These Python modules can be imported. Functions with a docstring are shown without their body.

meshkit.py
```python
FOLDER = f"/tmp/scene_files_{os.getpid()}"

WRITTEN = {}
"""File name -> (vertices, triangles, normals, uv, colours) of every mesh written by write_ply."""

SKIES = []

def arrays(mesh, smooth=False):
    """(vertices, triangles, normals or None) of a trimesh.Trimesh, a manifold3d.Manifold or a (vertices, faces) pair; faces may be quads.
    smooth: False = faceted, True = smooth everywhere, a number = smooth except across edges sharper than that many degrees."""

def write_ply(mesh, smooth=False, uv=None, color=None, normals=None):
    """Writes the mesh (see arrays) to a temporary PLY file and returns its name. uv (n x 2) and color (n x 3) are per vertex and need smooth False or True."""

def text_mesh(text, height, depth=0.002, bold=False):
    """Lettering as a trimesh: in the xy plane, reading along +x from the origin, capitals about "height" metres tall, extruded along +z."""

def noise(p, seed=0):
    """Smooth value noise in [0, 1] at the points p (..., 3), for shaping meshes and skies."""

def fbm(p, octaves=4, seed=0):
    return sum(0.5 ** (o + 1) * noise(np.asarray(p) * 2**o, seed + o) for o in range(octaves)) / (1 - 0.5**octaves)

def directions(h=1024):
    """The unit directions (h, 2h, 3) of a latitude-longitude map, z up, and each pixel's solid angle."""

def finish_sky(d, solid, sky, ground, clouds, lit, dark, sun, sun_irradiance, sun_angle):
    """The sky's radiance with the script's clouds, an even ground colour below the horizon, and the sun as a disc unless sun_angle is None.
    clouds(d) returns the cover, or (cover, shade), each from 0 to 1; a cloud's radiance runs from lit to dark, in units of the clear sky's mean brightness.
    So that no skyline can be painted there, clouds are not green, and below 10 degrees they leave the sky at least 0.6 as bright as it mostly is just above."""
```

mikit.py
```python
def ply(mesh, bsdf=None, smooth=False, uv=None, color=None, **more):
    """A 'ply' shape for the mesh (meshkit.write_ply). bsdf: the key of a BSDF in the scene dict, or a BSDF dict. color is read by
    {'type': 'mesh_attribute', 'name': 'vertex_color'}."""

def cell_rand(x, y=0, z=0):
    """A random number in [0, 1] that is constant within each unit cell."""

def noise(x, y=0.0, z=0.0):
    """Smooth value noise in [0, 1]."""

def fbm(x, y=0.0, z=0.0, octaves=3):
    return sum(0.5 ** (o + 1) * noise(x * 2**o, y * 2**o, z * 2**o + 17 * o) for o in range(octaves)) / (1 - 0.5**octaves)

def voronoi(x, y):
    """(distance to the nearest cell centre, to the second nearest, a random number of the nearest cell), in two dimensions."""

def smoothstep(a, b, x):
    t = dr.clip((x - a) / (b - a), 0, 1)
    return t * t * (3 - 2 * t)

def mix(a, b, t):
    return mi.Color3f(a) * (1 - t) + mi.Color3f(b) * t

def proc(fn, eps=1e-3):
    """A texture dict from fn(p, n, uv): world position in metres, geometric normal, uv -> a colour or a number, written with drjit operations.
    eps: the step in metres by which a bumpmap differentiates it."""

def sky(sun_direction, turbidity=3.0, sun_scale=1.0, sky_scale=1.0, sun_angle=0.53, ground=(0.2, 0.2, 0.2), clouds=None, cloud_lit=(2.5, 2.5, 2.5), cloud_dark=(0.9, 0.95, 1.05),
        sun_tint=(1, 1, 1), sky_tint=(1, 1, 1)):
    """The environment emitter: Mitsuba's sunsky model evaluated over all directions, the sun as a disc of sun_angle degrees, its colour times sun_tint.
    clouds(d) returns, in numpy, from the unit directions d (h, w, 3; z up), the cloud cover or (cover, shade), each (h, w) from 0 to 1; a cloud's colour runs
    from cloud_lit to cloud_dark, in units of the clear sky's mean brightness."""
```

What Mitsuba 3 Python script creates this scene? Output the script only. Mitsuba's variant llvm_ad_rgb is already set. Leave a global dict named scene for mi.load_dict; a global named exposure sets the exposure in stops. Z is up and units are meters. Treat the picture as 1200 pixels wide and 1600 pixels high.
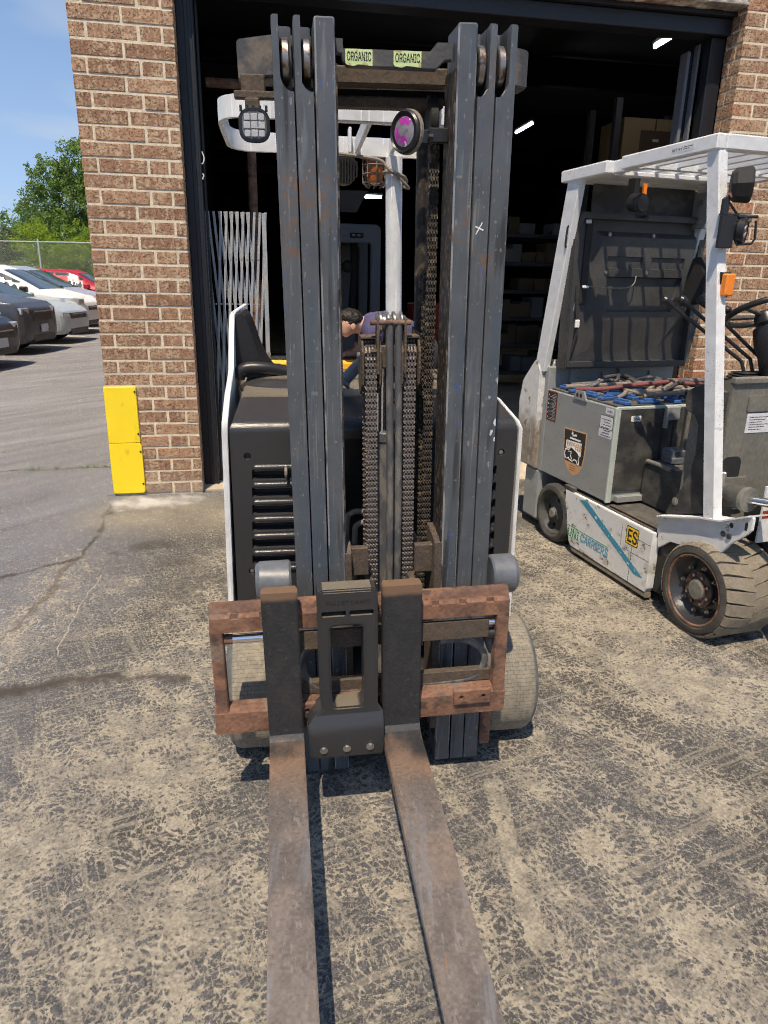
import math, random
import numpy as np, trimesh, drjit as dr, mitsuba as mi
import shapely.geometry as sg
from shapely import affinity
import manifold3d as m3
import mikit, meshkit
from mikit import proc, noise, fbm, voronoi, smoothstep, mix, cell_rand

T = mi.ScalarTransform4f
scene, labels = {}, {}
rng = random.Random(7)
nrg = np.random.default_rng(11)

# ------------------------------------------------------------------ camera, sky, exposure
CAM_H = 1.54
FWD = (0.0, 0.950263, -0.311449)
UP = (-0.019227, 0.311391, 0.950087)
scene['camera'] = dict(type='perspective', fov=56.87, fov_axis='x', near_clip=0.02, far_clip=900.0,
                       to_world=T().look_at(origin=[0, 0, CAM_H], target=[FWD[0], FWD[1], CAM_H + FWD[2]], up=list(UP)))
SUN = np.array([-0.10, -0.52, 1.0]); SUN = SUN / np.linalg.norm(SUN)


def wisps(d):
    p = d / np.maximum(d[..., 2:3], 0.05)
    n = meshkit.fbm(np.stack([p[..., 0] * 0.9 + 3, p[..., 1] * 0.5, p[..., 2] * 0 + 1.5], -1), 5, 3)
    return .05 + .26 * np.clip(1 - d[..., 2] * 2.2, 0, 1) + np.clip((n - 0.50) * 1.6, 0, 0.45) * np.clip(d[..., 2] * 6, 0, 1)


scene['sky'] = mikit.sky(SUN.tolist(), turbidity=3, sky_tint=(.92, 1.0, 1.08), clouds=wisps, cloud_lit=(1.7, 1.9, 2.15), cloud_dark=(1.3, 1.35, 1.4))
exposure = 1.85


# ------------------------------------------------------------------ frames
def frame(o, deg, lean=0.0, roll=0.0, base=None):
    a, l, r = np.radians([deg, lean, roll])
    Rz = np.array([[np.cos(a), -np.sin(a), 0], [np.sin(a), np.cos(a), 0], [0, 0, 1]])
    Rx = np.array([[1, 0, 0], [0, np.cos(l), -np.sin(l)], [0, np.sin(l), np.cos(l)]])
    Ry = np.array([[np.cos(r), 0, -np.sin(r)], [0, 1, 0], [np.sin(r), 0, np.cos(r)]])
    M = np.eye(4); M[:3, :3] = Rz @ Ry @ Rx; M[:3, 3] = o
    return M if base is None else base @ M


FA = frame((-0.0067, 2.0971, 0), 8.4)                          # truck with the raised forks
FM = frame((0.03, -0.14, 0.05), 0, 2.2, 1.3, FA)               # its mast, leaning forward
FB = frame((1.45968, 2.8258, 0), 18.2)                         # truck on the right
FW = frame((-1.35232, 5.07635, 0), 11)                         # front wall of the building
I4 = np.eye(4)


# ------------------------------------------------------------------ mesh helpers
def TM(v, f):
    return trimesh.Trimesh(np.asarray(v, float), np.asarray(f), process=False)


def cat(*ms):
    ms = [m for x in ms for m in (x if isinstance(x, (list, tuple)) else [x])]
    return trimesh.util.concatenate(ms)


def hull(pts):
    return trimesh.convex.convex_hull(np.asarray(pts, float))


def box(x0, x1, y0, y1, z0, z1, b=0.0):
    x0, x1 = sorted((x0, x1)); y0, y1 = sorted((y0, y1)); z0, z1 = sorted((z0, z1))
    if b <= 0:
        m = trimesh.creation.box((x1 - x0, y1 - y0, z1 - z0)); m.apply_translation(((x0 + x1) / 2, (y0 + y1) / 2, (z0 + z1) / 2)); return m
    b = min(b, (x1 - x0) * .45, (y1 - y0) * .45, (z1 - z0) * .45)
    P = []
    for sx, x in ((1, x0), (-1, x1)):
        for sy, y in ((1, y0), (-1, y1)):
            for sz, z in ((1, z0), (-1, z1)):
                P += [(x + sx * b, y + sy * b, z), (x + sx * b, y, z + sz * b), (x, y + sy * b, z + sz * b)]
    return hull(P)


def basis(d):
    d = np.asarray(d, float); d = d / np.linalg.norm(d)
    u = np.cross(d, (0, 0, 1) if abs(d[2]) < .9 else (1, 0, 0)); u /= np.linalg.norm(u)
    return u, np.cross(d, u), d


def ring(c, d, r, n, ph=0.0):
    u, v, _ = basis(d); a = np.arange(n) * 2 * np.pi / n + ph
    return np.asarray(c, float) + r * (np.cos(a)[:, None] * u + np.sin(a)[:, None] * v)


def loft(rings, cap=True, closed=False):
    """rings: list of (n,3) arrays with equal n."""
    n = len(rings[0]); V = np.vstack(rings); F = []
    K = len(rings)
    for k in range(K if closed else K - 1):
        a0, b0 = k * n, ((k + 1) % K) * n
        for i in range(n):
            j = (i + 1) % n
            F += [(a0 + i, a0 + j, b0 + j), (a0 + i, b0 + j, b0 + i)]
    if cap and not closed:
        for base, rev in ((0, True), ((K - 1) * n, False)):
            V = np.vstack([V, V[base:base + n].mean(0)]); c = len(V) - 1
            for i in range(n):
                j = (i + 1) % n
                F.append((base + j, base + i, c) if rev else (base + i, base + j, c))
    m = TM(V, F)
    if m.volume < 0:
        m.invert()
    return m


def cyl(p0, p1, r, n=16, r1=None, b=0.0):
    p0, p1 = np.asarray(p0, float), np.asarray(p1, float); d = p1 - p0; L = np.linalg.norm(d); d = d / L
    r1 = r if r1 is None else r1
    if b > 0:
        return loft([ring(p0, d, r - b, n), ring(p0 + d * b, d, r, n), ring(p1 - d * b, d, r1, n), ring(p1, d, r1 - b, n)])
    return loft([ring(p0, d, r, n), ring(p1, d, r1, n)])


def smooth_path(pts, k=6, closed=False):
    """Catmull-Rom through the points."""
    P = np.asarray(pts, float); n = len(P); out = []
    for i in range(n if closed else n - 1):
        g = lambda j: P[j % n] if closed else P[min(max(j, 0), n - 1)]
        p0, p1, p2, p3 = g(i - 1), g(i), g(i + 1), g(i + 2)
        for t in np.arange(k) / k:
            out.append(.5 * (2 * p1 + (p2 - p0) * t + (2 * p0 - 5 * p1 + 4 * p2 - p3) * t * t + (3 * p1 - p0 - 3 * p2 + p3) * t ** 3))
    if not closed:
        out.append(P[-1])
    return np.array(out)


def tube(pts, r, n=10, k=0, closed=False):
    P = smooth_path(pts, k, closed) if k else np.asarray(pts, float)
    K = len(P); R = np.broadcast_to(np.asarray(r, float), (K,)) if np.ndim(r) == 0 else np.interp(np.linspace(0, 1, K), np.linspace(0, 1, len(r)), r)
    tan = np.roll(P, -1, 0) - np.roll(P, 1, 0)
    if not closed:
        tan[0], tan[-1] = P[1] - P[0], P[-1] - P[-2]
    tan /= np.maximum(np.linalg.norm(tan, axis=1, keepdims=True), 1e-9)
    u = basis(tan[0])[0]; rings = []; a = np.arange(n) * 2 * np.pi / n
    for i in range(K):
        u = u - u.dot(tan[i]) * tan[i]; u /= np.linalg.norm(u); v = np.cross(tan[i], u)
        rings.append(P[i] + R[i] * (np.cos(a)[:, None] * u + np.sin(a)[:, None] * v))
    return loft(rings, not closed, closed)


def prism(poly, axis, d0, d1, b=0.0):
    """Extrude a 2D outline (list of points or shapely polygon) along an axis: 'x' outline in (y,z), 'y' in (x,z), 'z' in (x,y). b: bevel of both rims."""
    p = poly if hasattr(poly, 'exterior') else sg.Polygon(poly)
    p = sg.polygon.orient(p)
    d0, d1 = sorted((d0, d1))
    cs = m3.CrossSection([np.array(p.exterior.coords[:-1])] + [np.array(h.coords[:-1]) for h in p.interiors], m3.FillRule.EvenOdd)
    if b > 0:
        inner = cs.offset(-b, m3.JoinType.Miter)
        man = m3.Manifold.extrude(cs, d1 - d0 - 2 * b).translate([0, 0, b]) + m3.Manifold.extrude(inner, d1 - d0)
        # sloped rims: stack a thin middle step
        mid = cs.offset(-b * .4, m3.JoinType.Miter)
        man = man + m3.Manifold.extrude(mid, d1 - d0 - .8 * b).translate([0, 0, .4 * b])
    else:
        man = m3.Manifold.extrude(cs, d1 - d0)
    m = man.to_mesh(); v = np.array(m.vert_properties[:, :3], float); f = np.array(m.tri_verts)
    a, c, h = v[:, 0], v[:, 1], v[:, 2] + d0
    if axis == 'z':
        return TM(np.stack([a, c, h], 1), f)
    if axis == 'x':
        return TM(np.stack([h, a, c], 1), f)
    return TM(np.stack([a, h, c], 1), f[:, ::-1])


def man(mesh):
    return m3.Manifold(m3.Mesh(np.asarray(mesh.vertices, np.float32), np.asarray(mesh.faces, np.uint32)))


def boolean(a, b, op='-'):
    A = man(a) if isinstance(a, trimesh.Trimesh) else a
    B = man(b) if isinstance(b, trimesh.Trimesh) else b
    r = A - B if op == '-' else A + B if op == '+' else A ^ B
    m = r.to_mesh()
    return TM(m.vert_properties[:, :3], m.tri_verts)


def union(*ms):
    ms = [m for x in ms for m in (x if isinstance(x, (list, tuple)) else [x])]
    r = m3.Manifold.batch_boolean([man(m) for m in ms], m3.OpType.Add).to_mesh()
    return TM(r.vert_properties[:, :3], r.tri_verts)


def lathe(profile, p0, d, n=32, hollow=False):
    """profile: (radius, distance along d) pairs, closed by caps where the radius is not 0."""
    return loft([ring(np.asarray(p0, float) + np.asarray(basis(d)[2]) * h, d, max(r, 1e-4), n) for r, h in profile], not hollow, hollow)


def rrect(x0, x1, y0, y1, r, n=5):
    pts = []
    for cx, cy, a0 in ((x1 - r, y1 - r, 0), (x0 + r, y1 - r, 90), (x0 + r, y0 + r, 180), (x1 - r, y0 + r, 270)):
        for k in range(n + 1):
            a = np.radians(a0 + 90 * k / n); pts.append((cx + r * np.cos(a), cy + r * np.sin(a)))
    return pts


def move(m, R=None, t=(0, 0, 0), s=1.0):
    m = m.copy(); v = np.asarray(m.vertices) * s
    if R is not None:
        v = v @ np.asarray(R).T
    m.vertices = v + np.asarray(t, float)
    return m


def rot(axis, deg):
    return trimesh.transformations.rotation_matrix(np.radians(deg), axis)[:3, :3]


def roughen(m, amp, freq, seed=0):
    m = m.copy(); v = np.asarray(m.vertices); n = np.asarray(m.vertex_normals)
    m.vertices = v + n * ((meshkit.fbm(v * freq, 3, seed) - .5) * 2 * amp)[:, None]
    return m


def ell(c, r, n=2):
    s = trimesh.creation.icosphere(subdivisions=n); s.vertices = s.vertices * np.asarray(r) + np.asarray(c); return s


def apply(m, M):
    v = np.asarray(m.vertices) @ M[:3, :3].T + M[:3, 3]
    return TM(v, m.faces)


used = {}


def key_for(base):
    k = used.get(base); used[base] = 0 if k is None else k + 1
    return base if k is None else f'{base}_{k + 1:03d}'


def put(key, mesh, bsdf, M=I4, smooth=30, label=None, kind=None, **kw):
    """One entry of the scene; the last name of the key gets the next free number."""
    k = key_for(key)
    scene[k] = mikit.ply(apply(mesh, M), bsdf, smooth=smooth, **kw)
    d = {}
    if label: d['label'] = label
    if kind: d['kind'] = kind
    if d: labels[k] = d
    return k


def thing(name, label, cat_, group=None):
    k = key_for(name)
    labels[k] = {'label': label, 'category': cat_}
    if group: labels[k]['group'] = group
    return k


def share(key, src, to_world, bsdf=None):
    k = key_for(key); d = dict(src); d['to_world'] = to_world
    if bsdf: d['bsdf'] = {'type': 'ref', 'id': bsdf}
    scene[k] = d
    return k


def text(s, h, depth=.001, bold=False):
    m = meshkit.text_mesh(s, h, depth, bold); return m


def on_plane(m, o, ex, ey, ez):
    """Place an xy-plane mesh with its x along ex, y along ey, thickness along ez."""
    E = np.stack([np.asarray(e, float) / np.linalg.norm(e) for e in (ex, ey, ez)], 1)
    m = m.copy(); m.vertices = np.asarray(m.vertices) @ E.T + np.asarray(o, float)
    if np.linalg.det(E) < 0: m.invert()
    return m


# ------------------------------------------------------------------ materials
def two(d):
    return {'type': 'twosided', 'b': d}


def rgb(c):
    return {'type': 'rgb', 'value': list(map(float, c))} if np.ndim(c) else {'type': 'rgb', 'value': [float(c)] * 3}


def mat(name, color, rough=.6, metal=0.0, bump=None, bscale=.001, eps=.001, **kw):
    col = proc(color) if callable(color) else rgb(color)
    ro = proc(rough) if callable(rough) else float(rough)
    d = {'type': 'principled', 'base_color': col, 'roughness': ro, 'metallic': float(metal), **kw}
    if bump is not None:
        d = {'type': 'bumpmap', 'bsdf': d, 't': proc(bump, eps), 'scale': float(bscale)}
    scene[name] = two(d)
    return name


def C(*v):
    return mi.Color3f(*v)


def plastic(name, c, rough=.4, clear=0.0, **kw):
    return mat(name, c, rough, 0, specular=.5, **({'clearcoat': clear, 'clearcoat_gloss': .9} if clear else {}), **kw)
# ------------------------------------------------------------------ ground
def seg(x, y, pts):
    d = mi.Float(9.0)
    for (ax, ay), (bx, by) in zip(pts[:-1], pts[1:]):
        ex, ey = bx - ax, by - ay; L = ex * ex + ey * ey
        t = dr.clip(((x - ax) * ex + (y - ay) * ey) / L, 0, 1)
        d = dr.minimum(d, dr.square(x - ax - t * ex) + dr.square(y - ay - t * ey))
    return dr.sqrt(d)


def ground_layers(p):
    x, y = p.x, p.y
    wx = x + .05 * (noise(x * 9, y * 9, 3.0) - .5); wy = y + .05 * (noise(x * 9, y * 9, 7.0) - .5)
    wide = fbm(x * 1.5 + 5, y * 1.2, 2.0, 4)
    u, v = x * .80 + y * .60, -x * .60 + y * .80
    mid = fbm(u * 11, v * 6.5, 9.0, 5)
    fine = fbm(x * 95, y * 95, 4.0, 3)
    q = fbm(x * 24, y * 24, 5.0, 2)
    a1, a2, ar = voronoi(wx * 43 + 2.2 * (mid - .5) + 1.5 * (q - .5), wy * 43 + 2.6 * (mid - .5))
    b1, b2, br = voronoi(wx * 128 + 7 + 2 * (q - .5), wy * 120 + 1.8 * (fine - .5))
    net = .60 * (a2 - a1) + .36 * (b2 - b1) + .16 * (ar - .5) + .14 * (br - .5)
    # how much dust lies here: much around the trucks, little on the drive at the left
    near = smoothstep(-2.6, -.6, x - .25 * (y - 2.2) + .5 * (wide - .5)) * smoothstep(7.5, 4.0, y)
    near = near * (1 - .7 * smoothstep(.3, 1.2, -(x + 1.55)))
    dust = near * (.13 + .85 * (wide - .5) + 1.5 * (mid - .5) + .10 * smoothstep(2.2, 3.2, y + .3 * x))
    for cx, cy, r, s in ((.63, 1.65, .09, .5), (1.07, 1.85, .13, .5), (1.14, 2.47, .3, .3), (.95, 2.95, .35, .4), (1.2, 3.4, .5, .35), (.82, 1.3, .2, .4), (-.75, 1.95, .25, .3), (-.95, 1.6, .2, .25), (-.75, 3.0, .35, .25), (-.9, 2.2, .12, .4)):
        dust = dust + s * smoothstep(1.3, .3, dr.sqrt(dr.square(x - cx) + dr.square(y - cy)) / r + 1.2 * (mid - .5))
    dust = dust + .8 * smoothstep(.035, .015, seg(x, y, [(.37, 1.9), (.38, 1.6), (.40, 1.33)]) + .03 * (mid - .5))
    dust = dust + .5 * smoothstep(.03, .0, seg(x, y, [(.62, 2.62), (1.0, 2.64), (1.6, 2.55)]) + .03 * (mid - .5))
    dust = dust + .3 * smoothstep(.25, .0, seg(x, y, [(-1.77, 3.77), (-1.70, 3.37), (-1.64, 2.88), (-1.6, 2.5)]) + .1 * (mid - .5)) * smoothstep(4.2, 3.5, y)
    # tyre tracks swept through the dust
    for x0, k in ((-.42, .10), (.44, .10), (.95, .24)):
        dust = dust + .12 * smoothstep(.10, .04, dr.abs(x - x0 - k * (y - 2.0) - .03 * dr.sin(y * 2.1))) * smoothstep(4.5, 3, y) * (fbm(x * 3, y * 16, 2.0, 2) - .3) * 2
    cover = smoothstep(.12, -.12, net - .05 - .54 * dr.maximum(dust, 0) + .40 * (fine - .5))
    haze = smoothstep(.0, .8, dust) * .45
    return x, y, wide, mid, fine, net, near, cover, haze


CRACK_A = [(-1.91, 4.75), (-1.80, 4.2), (-1.75, 3.77), (-1.90, 3.55), (-2.3, 3.2)]
CRACK_B = [(-1.77, 3.77), (-1.70, 3.37), (-1.66, 2.9), (-1.8, 2.5)]
STAIN = [(-1.9, 2.3), (-1.46, 2.36), (-1.2, 2.44), (-1.05, 2.50), (-.69, 2.55), (-.45, 2.6)]
JOINT = [(-9., 4.1), (-3.13, 5.56), (-2.66, 5.66), (-2.27, 5.79), (-1.9, 5.86)]


def ground_color(p, n, uv):
    x, y, wide, mid, fine, net, near, cover, haze = ground_layers(p)
    grain = fbm(x * 170, y * 170, 1.0, 2)
    # asphalt: dark and bluish at the trucks, paler drive towards the parked cars, with swept streaks
    far = smoothstep(3.2, 8.5, y - .5 * (x + 2))
    st = fbm((x * .55 + y * .85) * 1.1, (x * .85 - y * .55) * 9, 6.0, 4)
    st2 = fbm((x * .6 + y * .8) * .7, (x * .8 - y * .6) * 2.2, 3.0, 3)
    dark = mix(C(.046, .045, .045), C(.068, .070, .078), smoothstep(.4, .65, wide)) * (.40 + 1.2 * grain)
    dark = mix(dark, C(.22, .20, .16), .8 * smoothstep(.66, .74, fbm(x * 210, y * 210, 9.0, 2)))
    pale = C(.195, .195, .205) * (.50 + .62 * st + .30 * (st2 - .3)) * (.85 + .3 * grain)
    asp = mix(dark, C(.15, .155, .175) * (.6 + .5 * grain + .5 * (st - .4)), smoothstep(-.9, -1.9, x + .1 * y - .3) * .85)
    asp = mix(asp, pale, far)
    # pale concrete-coloured apron before the pier
    ap = smoothstep(.55, .1, seg(x, y, [(-1.7, 4.55), (-.9, 4.6), (-.5, 4.4)]) + .25 * (mid - .5))
    asp = mix(asp, C(.20, .175, .13) * (.6 + .8 * mid), ap * .75)
    tan = mix(C(.248, .222, .176), C(.33, .298, .238), fbm(x * 24, y * 24, 5.0, 2)) * (.62 + .76 * grain)
    thick = .50 + .5 * smoothstep(.30, .62, fbm(x * 14, y * 14, 2.0, 4))
    c = mix(asp, tan, dr.clip(cover * thick + haze * .16 + .07 * near, 0, 1))
    sw = smoothstep(.62, .70, fbm((x * .9 + y * .45) * 3, (y * .9 - x * .45) * 70, 5.0, 3)) + smoothstep(.64, .72, fbm((x * .5 - y * .87) * 3, (y * .5 + x * .87) * 80, 6.0, 3))
    c = mix(c, tan, .40 * near * dr.clip(sw, 0, 1))
    # joint, cracks and the oily streak
    wob = .02 * (fine - .5) + .05 * (mid - .5)
    x = x + .10 * (fbm(p.x * 4, p.y * 4, 8.0, 4) - .5); y = y + .16 * (fbm(p.x * 4, p.y * 4, 3.0, 4) - .5)
    br_ = smoothstep(.25, .6, fbm(p.x * 9, p.y * 9, 1.0, 3))
    c = mix(c, C(.055, .045, .035), smoothstep(.022, .004, seg(x, y, CRACK_A) + 1.2 * wob) * (.35 + .5 * br_))
    c = mix(c, C(.09, .07, .05), smoothstep(.02, .004, seg(x, y, CRACK_B) + wob) * .6)
    c = mix(c, C(.055, .046, .038), smoothstep(.050, .0, seg(x, y, STAIN) + 1.6 * wob) * (.25 + .65 * br_))
    c = mix(c, C(.06, .06, .045), smoothstep(.018, .004, seg(x, y, JOINT) + .4 * wob) * .8)
    for cx, cy, r in ((-1.38, 3.99, .16), (-1.57, 3.86, .06), (-1.18, 3.70, .13)):
        c = mix(c, C(.05, .045, .04), smoothstep(1.2, .2, dr.sqrt(dr.square(x - cx) + 2.5 * dr.square(y - cy)) / r + 1.6 * (mid - .5)) * .6)
    c = mix(c, C(.46, .45, .42), smoothstep(.16, .0, seg(p.x, p.y, [(-1.85, 4.78), (-1.45, 4.88)]) + .25 * (mid - .5)) * (.3 + .5 * br_))
    c = mix(c, C(.05, .052, .06), smoothstep(.02, .0, seg(p.x, p.y, [(-2.02, 4.97), (-1.3, 5.1)])) * .8)
    sc = smoothstep(.004, .001, seg(x, y, [(-1.53, 3.45), (-1.37, 2.63)]))
    return mix(c, C(.5, .45, .36), sc * .5)


def ground_bump(p, n, uv):
    x, y, wide, mid, fine, net, near, cover, haze = ground_layers(p)
    g = fbm(x * 120, y * 120, 2.0, 3)
    return g * (1 - .6 * cover) + .8 * net * (1 - cover) + .4 * fine


mat('m_ground', ground_color, .92, 0, ground_bump, .0035, .002, specular=.25)
gx = [-400, 400, 400, -400]; gy = [-60, -60, 500, 500]
put('ground', TM([(a, b, 0) for a, b in zip(gx, gy)], [(0, 1, 2), (0, 2, 3)]), 'm_ground', smooth=False)
labels['ground'] = {'kind': 'structure', 'label': 'dusty cracked asphalt yard running out to the car park', 'category': 'ground'}


# loose grit lying on the yard
gr_ = np.random.default_rng(21); gv, gf = [], []
_ico = trimesh.creation.icosphere(subdivisions=0)
for i in range(700):
    px_, py_ = gr_.uniform(-1.8, 1.9), gr_.uniform(.85, 4.3); r_ = gr_.choice([.0015, .002, .003, .0045], p=[.4, .35, .2, .05])
    o_ = 12 * i; gv.append(_ico.vertices * r_ * gr_.uniform(.6, 1.3, (12, 3)) + [px_, py_, r_ * .5]); gf.append(_ico.faces + o_)
mat('m_grit', lambda p, n, uv: C(.34, .31, .26) * (.4 + 1.0 * cell_rand(p.x * 60, p.y * 60, 1.0)), .9)
put('grit', TM(np.vstack(gv), np.vstack(gf)), 'm_grit', I4, False)
labels['grit'] = {'kind': 'stuff', 'label': 'loose grit scattered over the dusty yard', 'category': 'grit'}


# ------------------------------------------------------------------ warehouse
def wall_xy(p):
    c, s = math.cos(math.radians(11)), math.sin(math.radians(11))
    dx, dy = p.x + 1.35232, p.y - 5.07635
    return c * dx + s * dy, -s * dx + c * dy


def brick_color(p, n, uv):
    X, Y = wall_xy(p); X = X + Y * .7
    z = p.z; t = uv.x
    speck = fbm(X * 60, z * 110, 2.0, 3); drag = fbm(X * 75, z * 13, 5.0, 3); big = fbm(X * 9, z * 14, t * 40, 3)
    base = mix(C(.20, .118, .080), C(.335, .215, .145), t)
    base = mix(base, C(.29, .135, .08), smoothstep(.80, .90, t))
    base = mix(base, C(.085, .058, .052), smoothstep(.93, .96, t) * smoothstep(.25, .55, big))
    c = base * (.70 + .6 * speck)
    c = mix(c, C(.42, .345, .25), .75 * smoothstep(.44, .74, drag * .6 + big * .55) * smoothstep(.3, .55, speck))
    c = mix(c, C(.06, .035, .025), smoothstep(.62, .70, fbm(X * 120, z * 130, 3.0, 2)) * .7)
    return mix(c * C(1.18, 1.12, 1.04), C(.30, .29, .27), smoothstep(.22, .0, z) * .35)


def brick_bump(p, n, uv):
    X, Y = wall_xy(p); X = X + Y * .7
    return fbm(X * 110, p.z * 70, 2.0, 3)


mat('m_brick', brick_color, .9, 0, brick_bump, .004, .002, specular=.3)
mat('m_mortar', lambda p, n, uv: C(.60, .53, .41) * (.75 + .5 * fbm(p.x * 90, p.z * 90, p.y * 90, 2)), .95, 0, specular=.2)
plastic('m_black_steel', (.012, .013, .017), .42)
plastic('m_track', (.13, .135, .15), .5)


def stone_color(p, n, uv):
    a = fbm(p.x * 14, p.z * 22, p.y * 14, 4); b = fbm(p.x * 60, p.z * 90, 3.0, 3)
    base = mix(C(.36, .33, .30), C(.44, .26, .22), smoothstep(.45, .75, uv.x))
    return mix(base * .55, C(.58, .53, .46), smoothstep(.35, .7, a)) * (.6 + .8 * b)


def brick_far(p, n, uv):
    X, Y = wall_xy(p); X = X + Y; r = p.z / .0925; row = dr.floor(r); u = X / .314 + .5 * (row - 2 * dr.floor(row / 2)); c_ = dr.floor(u)
    fr, fu = r - row, u - c_
    t = cell_rand(c_, row, 5.0); g = fbm(X * 60, p.z * 90, 2.0, 3)
    c = mix(C(.19, .115, .08), C(.27, .175, .125), t) * (.6 + .8 * g)
    j = dr.maximum(smoothstep(.86, .90, fr), smoothstep(.955, .965, fu))
    return mix(c, C(.52, .46, .36), j)


mat('m_brick_far', brick_far, .9, 0, specular=.2)
mat('m_stone', stone_color, .9, 0, specular=.3)
mat('m_slab', lambda p, n, uv: C(.42, .37, .28) * (.6 + .7 * fbm(p.x * 4, p.y * 4, 1.0, 4)), .9)
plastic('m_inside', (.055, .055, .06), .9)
plastic('m_yellow', lambda p, n, uv: mix(C(.90, .68, .02), C(.55, .34, .02), smoothstep(.62, .85, fbm(p.x * 9 + p.y * 9, p.z * 9, 1.0, 4)) * .5), .42)

BLD = thing('warehouse', 'brown brick warehouse with a stone band over its wide open dark doorway', 'building')
PIER_L, DOOR_X = -.62, 3.90
REV = .2
# unit brick, ten tones
brick_unit = box(-.5, .5, -.5, .5, -.5, .5)
_bv = []
for sx in (-1, 1):
    for sy in (-1, 1):
        for sz in (-1, 1):
            _bv.append((sx, sy, sz))
BRICKS = []
for k in range(12):
    r = np.random.default_rng(k)
    P = []
    for sx, sy, sz in _bv:
        jx, jz = r.uniform(-.012, .0), r.uniform(-.03, .0)
        for a in ((.985, .94, 1.0), (1.0, .94, .93), (.985, 1.0, .93)):
            P.append((sx * (a[0] + jx) / 2, sy * a[1] / 2, sz * (a[2] + jz) / 2))
    hb = hull(P); BRICKS.append(mikit.ply(hb, 'm_brick', smooth=False, uv=np.tile([[(k + .5) / 12, .5]], (len(hb.vertices), 1))))
TONES = [0, 1, 2, 3, 4, 5, 6, 7, 8, 2, 3, 4, 5, 6, 1, 0, 2, 4, 1, 3, 5, 6, 8, 7, 9, 11, 3, 5, 6]


def brick(parent, x0, x1, y0, y1, z0, z1, tone=None):
    j = rng.uniform(-.003, .003)
    M = FW @ np.array(T().translate([(x0 + x1) / 2, (y0 + y1) / 2 + j, (z0 + z1) / 2]).rotate([0, 1, 0], rng.uniform(-.25, .25)).scale([x1 - x0, y1 - y0, z1 - z0]).matrix, float)
    share(parent + '__brick', BRICKS[tone if tone is not None else rng.choice(TONES)], mi.ScalarTransform4f(M))


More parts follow.
